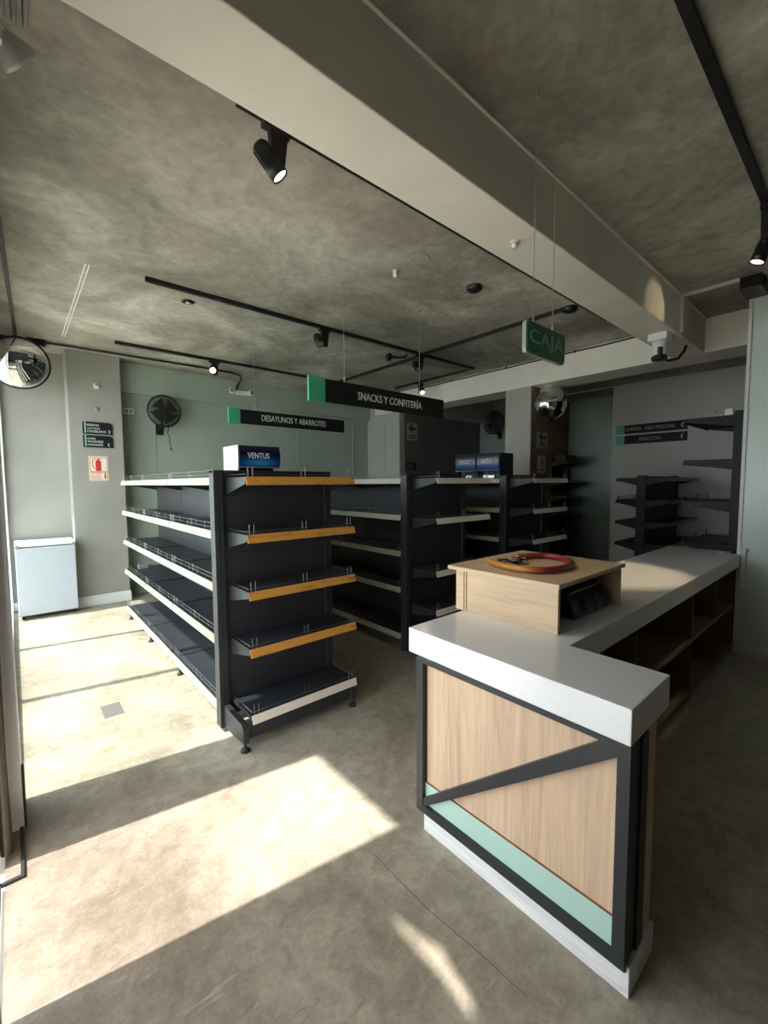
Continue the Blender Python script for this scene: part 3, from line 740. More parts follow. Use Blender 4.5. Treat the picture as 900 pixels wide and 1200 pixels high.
# ------------------------------------------------------------------ counter
def counter():
    t = thing('checkout_counter', 'L-shaped wooden checkout counter with thick white top', 'counter', (1.4, 0.86, 0))
    top = [(1.300, 0.428), (1.640, 0.428), (1.645, 0.774), (4.850, 0.775), (4.850, 0.86), (4.99, 0.86), (4.99, 1.36), (1.318, 1.357)]
    obj('worktop', MB().prism(top, 0.790, 0.901, 'z'), QUARTZ, t, 0.003, 'glossy white worktop')
    obj('end_panel', MB().box(1.325, 1.44, 0.462, 1.25, 0.10, 0.79), OAK, t)
    obj('side_panel', MB().box(1.44, 1.532, 0.432, 1.30, 0.10, 0.79), OAK, t)
    fr = MB()
    fr.box(1.300, 1.345, 1.254, 1.291, 0.095, 0.79).box(1.300, 1.345, 0.428, 0.464, 0.095, 0.79)
    fr.box(1.300, 1.345, 0.464, 1.254, 0.095, 0.128).box(1.300, 1.345, 0.464, 1.254, 0.772, 0.79)
    # diagonal brace
    fr.add([(1.303, 1.254, 0.118), (1.303, 1.254, 0.158), (1.303, 0.510, 0.772), (1.303, 0.464, 0.772), (1.303, 0.464, 0.742),
            (1.335, 1.254, 0.118), (1.335, 1.254, 0.158), (1.335, 0.510, 0.772), (1.335, 0.464, 0.772), (1.335, 0.464, 0.742)],
           [(0, 1, 2, 3, 4), (9, 8, 7, 6, 5), (0, 5, 6, 1), (1, 6, 7, 2), (2, 7, 8, 3), (3, 8, 9, 4), (4, 9, 5, 0)])
    fr.box(1.31, 1.352, 0.428, 1.29, 0.083, 0.095)
    f = obj('metal_frame', fr, FRAME, t, label='black metal frame with diagonal brace')
    obj('corner_profile', MB().box(1.350, 1.378, 0.430, 0.470, 0.085, 0.79).box(1.386, 1.440, 0.424, 0.470, 0.08, 0.79).box(1.378, 1.386, 0.436, 0.47, 0.085, 0.79), BLACK, t)
    obj('mint_panel', MB().box(1.319, 1.327, 0.464, 1.254, 0.128, 0.225), MINT, t, label='mint green lower panel')
    obj('panel_edge', MB().box(1.3185, 1.326, 0.464, 1.254, 0.2245, 0.2275), plain('red_edge', (0.22, 0.10, 0.05), 0.6), t)
    obj('plinth', MB().box(1.318, 1.528, 0.418, 1.262, 0, 0.10), PLINTH, t, 0.002, 'whitewashed plinth')
    # long cabinet: back panel, dividers, shelves, open to the cashier
    obj('cabinet_back', MB().box(1.506, 4.84, 1.285, 1.305, 0.06, 0.79), OAKD, t)
    obj('cabinet_plinth', MB().box(1.506, 4.84, 0.86, 1.27, 0.0, 0.075), OAKD, t)
    for x in (1.70, 2.46, 3.52, 4.21, 4.79):
        obj('divider', MB().box(x-0.009, x+0.009, 0.80, 1.285, 0.075, 0.79), OAKD, t)
    for a, b, z in ((2.469, 3.511, 0.43), (3.529, 4.201, 0.43), (4.219, 4.781, 0.43), (1.709, 2.451, 0.43)):
        obj('shelf', MB().box(a, b, 0.80, 1.285, z, z+0.03), OAKD, t)
    obj('bottom_board', MB().box(1.506, 4.84, 0.79, 1.285, 0.075, 0.095), OAKD, t)
    return t
counter()

def till_box():
    t = thing('wooden_box', 'light oak box open at one side standing on the white worktop', 'box', (2.04, 1.15, 0.9015))
    obj('top_panel', MB().box(1.694, 2.405, 0.848, 1.452, 1.103, 1.1225), OAKX, t, 0.0015)
    obj('front_panel', MB().box(1.712, 1.730, 0.860, 1.350, 0.902, 1.103), OAKX, t, 0.001)
    obj('side_panel', MB().box(1.706, 2.39, 1.342, 1.358, 0.902, 1.103).box(1.700, 1.730, 1.352, 1.4, 0.902, 1.103), OAKX, t)
    obj('side_panel', MB().box(2.372, 2.39, 0.862, 1.342, 0.902, 1.103), OAKX, t)
    obj('lining', MB().box(1.731, 1.735, 0.87, 1.34, 0.903, 1.10).box(1.735, 2.37, 1.336, 1.341, 0.903, 1.10), BLACKM, t)
    d = thing('cash_drawer', 'black cash drawer with three round coin cups inside the oak box', 'cash drawer', (2.2, 1.1, 0.902))
    obj('case', MB().prism([(1.30, 0.904), (1.30, 1.03), (0.98, 1.03), (0.925, 0.985), (0.90, 0.93), (0.90, 0.904)], 1.95, 2.362, 'x'), BLACK, d, 0.004)
    obj('handle_bar', MB().box(1.97, 2.35, 0.940, 0.952, 1.012, 1.022), plain('grey_bar', (0.16, 0.16, 0.17), 0.3, 0.5), d)
    for x in (2.09, 2.19, 2.29):
        c = (x, 0.905, 0.955)
        obj('coin_cup', MB().lathe([(0.0, -0.002), (0.022, 0.0), (0.034, 0.016), (0.038, 0.016), (0.038, -0.006)], c, (0, -0.92, 0.38), 20), plain('cup_grey', (0.07, 0.08, 0.095), 0.35), d)
    tag(obj('paper_scrap', MB().prism([(1.80, 0.845), (1.835, 0.838), (1.832, 0.824), (1.80, 0.828)], 0.9015, 0.904, 'z'), WHITE_P), 'tiny white scrap lying before the open oak box', 'paper')
till_box()

def ring_tube():
    pts = [(1.885, 1.335), (1.835, 1.27), (1.805, 1.18), (1.800, 1.09), (1.835, 1.015), (1.91, 0.975), (2.0, 0.965), (2.09, 0.985), (2.175, 1.045), (2.225, 1.12), (2.225, 1.195), (2.18, 1.245), (2.12, 1.265), (2.06, 1.275)]
    # smooth by Catmull-Rom
    out = []
    for i in range(len(pts)-1):
        p = [Vector((*pts[min(max(j, 0), len(pts)-1)], 0)) for j in (i-1, i, i+1, i+2)]
        for k in range(4):
            u = k/4
            q = 0.5*((2*p[1]) + (-p[0]+p[2])*u + (2*p[0]-5*p[1]+4*p[2]-p[3])*u*u + (-p[0]+3*p[1]-3*p[2]+p[3])*u**3)
            out.append((q.x, q.y, 1.1405))
    out.append((2.06, 1.275, 1.1405))
    rs = [0.0165]*len(out); rs[0] = 0.009; rs[1] = 0.014
    t = thing('coiled_hose', 'red and yellow curved hose lying on the oak box', 'hose', (2.02, 1.15, 1.123))
    obj('hose', MB().tube(out, rs, 14), TUBE, t)
    k = thing('key_bunch', 'bunch of dark keys and cord beside the red hose', 'keys', (1.97, 1.22, 1.123))
    mb = MB(); rnd = random.Random(3)
    for i in range(9):
        a = rnd.uniform(0, 6.28); cx, cy = 1.95+rnd.uniform(-0.05, 0.07), 1.215+rnd.uniform(-0.05, 0.045)
        L_ = rnd.uniform(0.03, 0.055); z = 1.127+i*0.0035
        dx, dy = math.cos(a), math.sin(a)
        obj('key', MB().lathe([(0.004, -0.001), (0.012, -0.001), (0.012, 0.001), (0.004, 0.001), (0.004, -0.001)], (cx, cy, z), (0.1*dy, 0.1, 1), 14)
            .tube([(cx+dx*0.011, cy+dy*0.011, z), (cx+dx*L_, cy+dy*L_, z+0.004)], 0.003, 6), (BLACK, LENS_OFF, BRONZE)[i % 3], k)
    for i in range(4):
        cx, cy = 1.95+rnd.uniform(-0.04, 0.06), 1.225+rnd.uniform(-0.04, 0.04)
        mb.tube([(cx+0.022*math.cos(q*0.52), cy+0.022*math.sin(q*0.52), 1.140+0.014*math.sin(q*0.52+i)) for q in range(12)], 0.0024, 6, True)
    mb.tube([(2.03, 1.24, 1.135), (2.055, 1.262, 1.141), (2.06, 1.274, 1.1405)], 0.005, 8)
    mb.tube([(1.89, 1.30, 1.128), (1.895, 1.27, 1.15), (1.92, 1.25, 1.152), (1.94, 1.22, 1.135), (1.98, 1.20, 1.148), (2.0, 1.23, 1.135)], 0.004, 8)
    obj('ring', mb, BLACK, k)
ring_tube()
cap = MB().cyl((4.83, 0.905, 0.9015), (4.83, 0.905, 0.906), 0.032, 0.032, 24).cyl((4.83, 0.905, 0.906), (4.83, 0.905, 0.908), 0.024, 0.022, 24)
tag(obj('cable_grommet', cap, WHITE_P), 'round white cable cap at the far end of the worktop', 'cable cap')

# ------------------------------------------------------------------ fridge
def fridge():
    t = thing('mini_fridge', 'small white fridge standing on the floor by the left wall', 'fridge', (0.255, 6.55, 0))
    obj('body', MB().box(-0.02, 0.53, 6.36, 6.80, 0.04, 0.845), FRIDGE, t, 0.006)
    obj('door', MB().box(-0.022, 0.532, 6.305, 6.355, 0.055, 0.835), FRIDGE, t, 0.008)
    obj('top_lid', MB().box(-0.025, 0.535, 6.31, 6.81, 0.848, 0.880), WHITE, t, 0.006)
    for x in (-0.022, 0.50): obj('hinge_cap', MB().box(x, x+0.032, 6.30, 6.345, 0.836, 0.872), GREYP, t, 0.002)
    obj('door_seal', MB().box(-0.015, 0.525, 6.354, 6.361, 0.06, 0.835), BLACKM, t)
    for x, y in ((0.02, 6.4), (0.49, 6.4), (0.02, 6.76), (0.49, 6.76)):
        obj('foot', MB().cyl((x, y, 0), (x, y, 0.042), 0.018, 0.015, 12), BLACKM, t)
fridge()

# ------------------------------------------------------------------ hanging signs
def cable(mb, x, y, z0, z1=CZ, r=0.0022):
    mb.tube([(x, y, z0), (x, y, z1)], r, 6)
def hanging_sign(x0, x1, xs, y, z0, z1, text, tx0, tx1, th, wires, label):
    t = thing('hanging_sign', label, 'sign', ((x0+x1)/2, y, z0), 'aisle signs hung on cables')
    b = obj('board', MB().box(xs, x1, y-0.008, y+0.008, z0, z1), SIGNB, t)
    obj('green_block', MB().box(x0, xs, y-0.013, y+0.010, z0-0.006, z1+0.006), SIGNG, t)
    lettering('lettering', text, SIGNW, b, '-y', tx0, y-0.0085, (z0+z1)/2-th*0.42, width=tx1-tx0, height=th)
    for wx in wires:
        mb = MB(); cable(mb, wx, y, z1); mb.cyl((wx, y, z1), (wx, y, z1+0.045), 0.006, n=10).cyl((wx, y, CZ-0.02), (wx, y, CZ), 0.008, n=10)
        obj('cable', mb, STEELW, t)
hanging_sign(1.785, 3.372, 1.937, 2.965, 2.208, 2.392, 'SNACKS Y CONFITERÍA', 2.27, 3.05, 0.082, (2.135, 3.03), 'black hanging sign reading SNACKS Y CONFITERÍA')
hanging_sign(1.857, 3.44, 1.99, 4.80, 2.238, 2.400, 'DESAYUNOS Y ABARROTES', 2.25, 3.14, 0.070, (2.17, 3.23), 'black hanging sign reading DESAYUNOS Y ABARROTES')
def caja():
    t = thing('hanging_sign', 'small green hanging sign reading CAJA above the counter', 'sign', (1.86, 1.03, 2.11))
    def rr(x0, x1, z0, z1, r):
        p = []
        for cx, cz, a in ((x1-r, z1-r, 0), (x0+r, z1-r, 90), (x0+r, z0+r, 180), (x1-r, z0+r, 270)):
            for k in range(6): q = R(a+k*18); p.append((cx+r*math.cos(q), cz+r*math.sin(q)))
        return p
    obj('edge_band', MB().prism(rr(1.690, 2.032, 2.108, 2.248, 0.018), 1.018, 1.036, 'y'), plain('pale_edge', (0.30, 0.33, 0.29), 0.4), t)
    b = obj('board', MB().prism(rr(1.696, 2.026, 2.113, 2.243, 0.014), 1.013, 1.020, 'y'), SIGNDG, t)
    lettering('lettering', 'CAJA', SIGNGW, b, '-y', 1.712, 1.0125, 2.138, width=0.295, height=0.078, thick=0.002)
    for x in (1.764, 1.934):
        mb = MB(); cable(mb, x, 1.028, 2.246, CZ, 0.0016); mb.cyl((x, 1.028, 2.246), (x, 1.028, 2.275), 0.0045, n=8).cyl((x, 1.028, CZ-0.015), (x, 1.028, CZ), 0.006, n=8)
        obj('cable', mb, STEELW, t)
caja()

# ------------------------------------------------------------------ wall signs
def chevron(mb, x, z, s, d, y):
    for sg in (1, -1):
        mb.add([(x, y, z), (x+0.35*s*d, y, z), (x-0.65*s*d+0.35*s*d, y, z+sg*s), (x-0.65*s*d, y, z+sg*s),
                (x, y+0.003, z), (x+0.35*s*d, y+0.003, z), (x-0.65*s*d+0.35*s*d, y+0.003, z+sg*s), (x-0.65*s*d, y+0.003, z+sg*s)],
               [(0, 1, 2, 3), (7, 6, 5, 4), (0, 4, 5, 1), (1, 5, 6, 2), (2, 6, 7, 3), (3, 7, 4, 0)])
def column_sign(z0, z1, lines, d, label, tw):
    x0, x1, y = 0.688, 1.008, 6.53
    t = thing('wall_sign', label, 'sign', (0.85, y, z0), 'black direction signs on the column')
    b = obj('board', MB().prism([(x0, z0), (x1, z0), (x1, z1-0.035), (x1-0.012, z1-0.010), (x1-0.04, z1), (x0, z1)], y-0.012, y, 'y'), SIGNB, t)
    obj('green_bar', MB().box(x0+0.018, x0+0.032, y-0.0145, y-0.0118, z0+0.012, z1-0.004), plain('mint_bar', (0.25, 0.62, 0.45), 0.4), t)
    n = len(lines)
    for i, (s, w_) in enumerate(zip(lines, tw)):
        lettering('lettering', s, SIGNW, b, '-y', x0+0.045, y-0.0122, z0+0.022+(n-1-i)*0.039, width=w_, height=0.026, thick=0.002)
    mb = MB(); chevron(mb, x1-0.035 if d > 0 else x1-0.055, z0+0.038, 0.022, d, y-0.0145)
    obj('arrow', mb, SIGNW, t)
column_sign(2.188, 2.340, ('BEBIDAS', 'LÁCTEOS', 'CONGELADOS'), 1, 'black wall sign with three lines and a right arrow, on the column', (0.125, 0.135, 0.20))
column_sign(2.022, 2.172, ('LÍNEA', 'SALUDABLE', 'PANADERÍA'), -1, 'black wall sign with a left arrow, just above the extinguisher sign', (0.085, 0.165, 0.165))
def extinguisher_sign():
    y = 6.53
    t = thing('extinguisher_sign', 'cream and red fire extinguisher sign on the column', 'sign', (0.84, y, 1.6))
    obj('board', MB().box(0.735, 0.942, y-0.006, y, 1.60, 1.912), PAPER, t)
    fr = MB()
    def ring(x0, x1, z0, z1, w_):
        fr.box(x0, x1, y-0.008, y-0.006, z0, z0+w_).box(x0, x1, y-0.008, y-0.006, z1-w_, z1).box(x0, x0+w_, y-0.008, y-0.006, z0+w_, z1-w_).box(x1-w_, x1, y-0.008, y-0.006, z0+w_, z1-w_)
    ring(0.745, 0.932, 1.715, 1.900, 0.005); ring(0.745, 0.932, 1.610, 1.708, 0.004)
    obj('red_border', fr, RED, t)
    p = MB().prism([(0.805, 1.725), (0.862, 1.725), (0.864, 1.84), (0.855, 1.858), (0.842, 1.863), (0.842, 1.875), (0.826, 1.875), (0.826, 1.863), (0.812, 1.858), (0.803, 1.84)], y-0.0085, y-0.006, 'y')
    p.tube([(0.832, y-0.0075, 1.872), (0.80, y-0.0075, 1.882), (0.775, y-0.0075, 1.865), (0.768, y-0.0075, 1.82), (0.785, y-0.0075, 1.77), (0.795, y-0.0075, 1.745)], 0.0035, 6)
    p.box(0.832, 0.868, y-0.0085, y-0.006, 1.876, 1.884)
    obj('extinguisher_symbol', p, RED, t)
    a = MB().prism([(0.896, 1.70), (0.896, 1.655), (0.884, 1.655), (0.903, 1.625), (0.922, 1.655), (0.910, 1.655), (0.910, 1.70)], y-0.0085, y-0.006, 'y')
    obj('arrow', a, RED, t)
    lettering('lettering', 'EXTINTOR', RED, t, '-y', 0.765, y-0.006, 1.685, width=0.10, height=0.014, thick=0.002)
    pt = MB()
    for k in range(3): pt.box(0.757, 0.870-0.01*k, y-0.0075, y-0.006, 1.622+k*0.018, 1.632+k*0.018)
    obj('small_print', pt, plain('pale_red_print', (0.7, 0.32, 0.25), 0.6), t)
extinguisher_sign()
def wall_board(z0, z1, text, y_t0, tw, arrow, label):
    X = XW
    t = thing('wall_sign', label, 'sign', (X, 2.5, z0), 'long black signs on the right wall')
    b = obj('board', MB().box(X-0.012, X, 1.978, 2.885, z0, z1), SIGNB, t)
    obj('green_block', MB().box(X-0.014, X, 2.886, 3.024, z0-0.004, z1+0.004), SIGNG, t)
    lettering('lettering', text, SIGNGW if False else plain('grey_lettering', (0.45, 0.45, 0.43), 0.5), b, '-x', X-0.0122, y_t0, (z0+z1)/2-0.028, width=tw, height=0.058, thick=0.002)
    mb = MB()
    for sg in (1, -1):
        yy, zz, s = 2.065, (z0+z1)/2, 0.035
        mb.add([(X-0.015, yy, zz), (X-0.015, yy-0.014, zz), (X-0.015, yy-0.034, zz+sg*s), (X-0.015, yy-0.020, zz+sg*s),
                (X-0.012, yy, zz), (X-0.012, yy-0.014, zz), (X-0.012, yy-0.034, zz+sg*s), (X-0.012, yy-0.020, zz+sg*s)],
               [(0, 1, 2, 3), (7, 6, 5, 4), (0, 4, 5, 1), (1, 5, 6, 2), (2, 6, 7, 3), (3, 7, 4, 0)])
    obj('arrow', mb, SIGNW, t)
wall_board(2.358, 2.505, 'LIMPIEZA - ASEO PERSONAL', 2.86, 0.72, 0, 'black wall sign reading LIMPIEZA - ASEO PERSONAL')
wall_board(2.185, 2.330, 'MASCOTAS', 2.65, 0.31, 0, 'black wall sign reading MASCOTAS')
def small_sign(name, x0, x1, y, z0, z1, board, symbol, label, kind):
    t = thing(name, label, 'sign', ((x0+x1)/2, y, z0))
    obj('board', MB().box(x0, x1, y-0.006, y, z0, z1), board, t)
    w_, h = x1-x0, z1-z0; cx = (x0+x1)/2
    mb = MB()
    if kind == 'arrow':
        cz = z0+h*0.68; a = w_*0.34
        mb.prism([(cx-a, cz), (cx-a*0.1, cz+a), (cx+a*0.15, cz+a), (cx-a*0.3, cz+a*0.25), (cx+a, cz+a*0.25), (cx+a, cz-a*0.25), (cx-a*0.3, cz-a*0.25), (cx+a*0.15, cz-a), (cx-a*0.1, cz-a)], y-0.009, y-0.006, 'y')
        for k in range(2): mb.box(x0+w_*0.15, x1-w_*0.15, y-0.008, y-0.006, z0+h*(0.10+0.14*k), z0+h*(0.17+0.14*k))
    elif kind == 'ext':
        mb.prism([(cx-w_*0.14, z0+h*0.40), (cx+w_*0.14, z0+h*0.40), (cx+w_*0.14, z0+h*0.78), (cx, z0+h*0.9), (cx-w_*0.14, z0+h*0.78)], y-0.009, y-0.006, 'y')
        mb.box(x0+w_*0.15, x1-w_*0.15, y-0.008, y-0.006, z0+h*0.12, z0+h*0.24)
    else:
        for k in range(2): mb.box(x0+w_*0.12, x0+w_*0.7, y-0.008, y-0.006, z0+h*(0.3+0.25*k), z0+h*(0.42+0.25*k))
    obj('symbol', mb, symbol, t)
PAPERD = plain('dull_paper', (0.45, 0.42, 0.36), 0.6)
small_sign('arrow_sign', 5.685, 5.955, 5.89, 2.36, 2.69, PAPERD, BLACK, 'pale sign with a black left arrow on the dark back wall', 'arrow')
small_sign('notice_plate', 5.66, 5.93, 5.89, 1.80, 1.94, BLACK, GREYP, 'small black plate low on the dark back wall', 'plate')
small_sign('arrow_sign', 5.56, 5.83, 3.153, 2.03, 2.25, PAPERD, BLACK, 'small arrow sign on the shaded face of the pillar', 'arrow')
small_sign('extinguisher_sign', 5.585, 5.80, 3.153, 1.68, 1.92, PAPERD, RED, 'dim red extinguisher sign on the shaded face of the pillar', 'ext')

# ------------------------------------------------------------------ fans
def fan(c, d, r, label, cord):
    """Wall fan with wire cage; d = direction it faces."""
    c = Vector(c); d = Vector(d).normalized()
    t = thing('wall_fan', label, 'fan', c, 'black wall fans')
    a = Vector((0, 0, 1)).cross(d).normalized(); b = d.cross(a)
    mb = MB()
    mb.tube([c + a*(r*math.cos(q*math.pi/16)) + b*(r*math.sin(q*math.pi/16)) for q in range(32)], 0.011, 8, True)
    for rr_, dd in [(0.16+0.06*q, 0.056*(1-((0.16+0.06*q)**3))) for q in range(14)]:
        mb.tube([c + d*dd + a*(r*rr_*math.cos(q*math.pi/14)) + b*(r*rr_*math.sin(q*math.pi/14)) for q in range(28)], 0.0022, 4, True)
    for k in range(60):
        q = k*math.pi/30; u = a*math.cos(q)+b*math.sin(q)
        mb.tube([c + u*r, c + u*r*0.8 + d*0.028, c + u*r*0.45 + d*0.048, c + u*0.03 + d*0.055], 0.0028, 4)
        mb.tube([c + u*r, c + u*r*0.75 - d*0.05, c + u*0.05 - d*0.07], 0.0022, 4)
    obj('cage', mb, BLACK, t)
    bl = MB()
    for k in range(4):
        q0 = k*math.pi/2+0.4; vs = []; n = 6
        for i in range(n+1):
            f = i/n
            for s in (-1, 1):
                q = q0 + s*(0.62 if f > 0.15 else 0.4) + f*0.35; rad = 0.03+(r*0.86-0.03)*f
                vs.append(c + (a*math.cos(q)+b*math.sin(q))*rad + d*(0.014*s - 0.005))
        bl.add(vs, [(2*i, 2*i+1, 2*i+3, 2*i+2) for i in range(n)], True)
        bl.add([v - d*0.003 for v in vs], [(2*i, 2*i+1, 2*i+3, 2*i+2) for i in range(n)], True)
    obj('blades', bl, plain('fan_blade', (0.015, 0.015, 0.017), 0.3), t)
    obj('hub', MB().lathe([(0.0, 0.062), (0.028, 0.060), (0.04, 0.052), (0.04, 0.03)], c, d, 20), BLACK, t)
    obj('motor', MB().cyl(c - d*0.03, c - d*0.13, 0.055, 0.045, 20), BLACK, t)
    back = c - d*0.235
    obj('wall_bracket', MB().tube([c - d*0.10, c - d*0.12 - Vector((0, 0, 0.12)), c - d*0.14 - Vector((0, 0, 0.22)), back - Vector((0, 0, 0.24))], 0.022, 10)
        .box(back.x-0.05 if abs(d.y) > 0.5 else back.x-0.0, back.x+0.05 if abs(d.y) > 0.5 else back.x+0.02, back.y-0.0 if abs(d.y) > 0.5 else back.y-0.05, back.y+0.02 if abs(d.y) > 0.5 else back.y+0.05, back.z-0.32, back.z-0.16), BLACK, t)
    if cord:
        p = c - d*0.10 - a*(-0.075) + Vector((0, 0, -r-0.02))
        mb = MB().tube([p+Vector((0, 0, 0.06)), p, p+Vector((-0.015, 0, -0.06)), p+Vector((0.012, 0, -0.12)), p+Vector((0.01, 0, -0.20)), p+Vector((0.028, 0, -0.27))], 0.006, 6)
        mb.cyl(p+Vector((0.028, 0, -0.27)), p+Vector((0.028, 0, -0.30)), 0.013, n=8)
        obj('pull_cord', mb, BLACK, t)
fan((1.655, 6.61, 2.575), (0.05, -1, -0.03), 0.215, 'black wall fan with pull cord on the green back wall', True)
fan((7.70, 5.36, 2.80), (-1, -0.05, 0), 0.235, 'black wall fan half hidden behind the far pillar', False)

# ------------------------------------------------------------------ convex mirrors
def convex(c, d, r, bulge, label, arm):
    c = Vector(c); d = Vector(d).normalized()
    t = thing('convex_mirror', label, 'mirror', c)
    prof = [(0.0001, bulge)] + [(r*math.sin(q*math.pi/2/10), bulge*math.cos(q*math.pi/2/10)) for q in range(1, 11)]
    obj('mirror_face', MB().lathe(prof, c, d, 48), MIRROR, t)
    obj('rim', MB().lathe([(r-0.004, -0.012), (r+0.014, -0.012), (r+0.014, 0.010), (r-0.002, 0.014)], c, d, 48), BLACK, t)
    obj('back_shell', MB().lathe([(0.0001, -0.05), (r*0.6, -0.045), (r, -0.012)], c, d, 32), BLACKM, t)
    obj('arm', MB().tube(arm, 0.014, 10), BLACK, t)
convex((0.115, 6.12, 2.862), (0.18, -1, -0.35), 0.262, 0.10, 'round convex security mirror high on the left wall', [(0.10, 6.17, 2.88), (0.10, 6.30, 2.95), (0.10, 6.34, CZ)])
def dome():
    t = thing('dome_mirror', 'chrome ball mirror hanging below the cross beam beside the pillar', 'mirror', (5.60, 3.0, 2.60))
    prof = [(0.0001, -0.235)] + [(0.225*math.sin(q*math.pi/14), -0.235*math.cos(q*math.pi/14)) for q in range(1, 12)]
    obj('dome', MB().lathe(prof, (5.60, 3.0, 2.62), (0, 0, 1), 48), MIRROR, t)
    obj('cap', MB().lathe([(0.14, 0.18), (0.12, 0.215), (0.0001, 0.222)], (5.60, 3.0, 2.62), (0, 0, 1), 32), MIRROR, t)
    obj('mount', MB().cyl((5.60, 3.0, 2.83), (5.60, 3.0, BZ), 0.06, n=20), WHITE_P, t)
dome()

# ------------------------------------------------------------------ tracks, conduits, lamps
def bar(name, pts, w_, mat, label, cat, group=None, h=0.034):
    """Flat lamp rail under the ceiling along X or Y."""
    mb = MB()
    for (x0, y0), (x1, y1) in pts:
        if abs(x1-x0) > abs(y1-y0): mb.box(min(x0, x1), max(x0, x1), y0-w_/2, y0+w_/2, CZ-h, CZ)
        else: mb.box(x0-w_/2, x0+w_/2, min(y0, y1), max(y0, y1), CZ-h, CZ)
    o = obj(name, mb, mat)
    return tag(o, label, cat, group)
TR = 'black ceiling lamp rails'
bar('lamp_rail', [((0.80, 1.866), (4.6, 1.866))], 0.036, BLACK, 'black ceiling rail running close behind the white beam', 'lamp rail', TR)
bar('lamp_rail', [((0.875, 3.90), (5.10, 3.90)), ((5.08, 3.90), (5.08, 5.55))], 0.036, BLACK, 'longest black ceiling rail crossing the middle bay, elbow at its right end', 'lamp rail', TR)
bar('lamp_rail', [((0.96, 5.82), (3.95, 5.82))], 0.036, BLACK, 'black ceiling rail nearest the green back wall', 'lamp rail', TR)
bar('lamp_rail', [((4.03, 3.88), (4.03, 2.02))], 0.032, BLACK, 'black cross rail between long rail and white beam, ends in round cap', 'lamp rail', TR)
bar('lamp_rail', [((4.06, 3.92), (4.06, 5.80))], 0.032, BLACK, 'black cross rail linking the long rail to the rearmost rail', 'lamp rail', TR)
bar('lamp_rail', [((0.6, 0.512), (4.85, 0.512))], 0.036, BLACK, 'thick black ceiling rail at upper right, above the cashier', 'lamp rail', TR, 0.03)
lr = MB().hexa([(-0.034, 2.8, 3.176), (-0.006, 2.8, 3.176), (0.112, 6.285, 3.176), (0.084, 6.285, 3.176), (-0.034, 2.8, CZ), (-0.006, 2.8, CZ), (0.112, 6.285, CZ), (0.084, 6.285, CZ)])
tag(obj('ceiling_conduit', lr, BLACK), 'black ceiling conduit along the storefront at the left edge', 'conduit')
jb = thing('junction_box', 'black junction box on the pipe by the round wall mirror', 'junction box', (0.3, 6.33, 3.15))
obj('box', MB().box(0.19, 0.36, 6.29, 6.37, 3.13, CZ), BLACK, jb, 0.004)
obj('knockout', MB().cyl((0.36, 6.33, 3.165), (0.39, 6.33, 3.165), 0.018, n=12), GREYP, jb)
pp = MB().tube([(-0.09, 6.33, 3.175), (0.19, 6.33, 3.175)], 0.015, 8).tube([(0.36, 6.31, 3.175), (1.4, 6.28, 3.175), (2.2, 6.26, 3.175), (2.50, 6.28, 3.175), (2.66, 6.36, 3.175), (2.735, 6.50, 3.16), (2.755, 6.66, 3.12), (2.757, 6.738, 3.07), (2.757, 6.742, 3.03)], 0.014, 8)
tag(obj('conduit_pipe', pp, BLACK), 'black pipe from the round mirror to the emergency light', 'conduit')
wp = MB().box(0.485, 0.493, 3.95, 6.0, CZ-0.006, CZ).box(0.510, 0.518, 3.95, 6.0, CZ-0.006, CZ)
for k in range(26): wp.box(0.493, 0.510, 3.97+k*0.08, 3.975+k*0.08, CZ-0.004, CZ)
tag(obj('ceiling_channel', wp, WHITE_P), 'white double cable channel on the ceiling at left', 'cable channel')

def spot(x, y, head, aim, label, lens, energy=0, scale=1.0, cone=50, drop=0.16):
    """Track spotlight: adapter on the rail, drop box, ribbed head with lens."""
    t = thing('track_spotlight', label, 'spotlight', (x, y, CZ-0.034), 'black spotlights on the ceiling rails')
    s = scale
    obj('adapter', MB().box(x-0.07*s, x+0.065*s, y-0.020*s, y+0.020*s, CZ-0.062, CZ-0.034), BLACK, t, 0.002)
    obj('drop_arm', MB().hexa([(x-0.028*s, y-0.018*s, CZ-drop-0.05*s), (x+0.030*s, y-0.018*s, CZ-drop-0.05*s), (x+0.030*s, y+0.018*s, CZ-drop-0.05*s), (x-0.028*s, y+0.018*s, CZ-drop-0.05*s),
                               (x-0.042*s, y-0.02*s, CZ-0.06), (x+0.048*s, y-0.02*s, CZ-0.06), (x+0.048*s, y+0.02*s, CZ-0.06), (x-0.042*s, y+0.02*s, CZ-0.06)]), BLACK, t, 0.006)
    p0, d = Vector(head), Vector(aim).normalized()
    L_ = 0.15*s; r = 0.040*s
    h = MB().lathe([(0.0001, 0), (r*0.75, 0), (r*0.95, 0.012*s), (r*0.95, L_*0.62), (r, L_*0.65), (r*1.02, L_), (r*0.88, L_), (r*0.85, L_-0.012*s)], p0, d, 28)
    a = d.orthogonal().normalized(); b = d.cross(a)
    for k in range(10):
        u = a*math.cos(k*math.pi/5)+b*math.sin(k*math.pi/5)
        h.tube([p0+u*r*0.96+d*0.015*s, p0+u*r*0.98+d*L_*0.6], 0.003*s, 5)
    hd = obj('lamp_head', h, BLACK, t)
    q = p0+d*(L_-0.010*s)
    obj('lens', MB().cyl(q-d*0.002, q+d*0.004, r*0.86, n=28), lens, hd)
    # yoke pin between arm and head
    e = Vector((x, y, CZ-drop-0.03*s)); obj('pivot', MB().tube([e, p0+d*L_*0.55], 0.010*s, 8), BLACK, t)
    if energy:
        l = bpy.data.objects.new('bulb', spotlight_data('bulb', energy, cone)); COL.objects.link(l)
        l.parent = hd; l.location = q+d*0.012-wloc(hd); l.rotation_euler = d.to_track_quat('-Z', 'Y').to_euler()
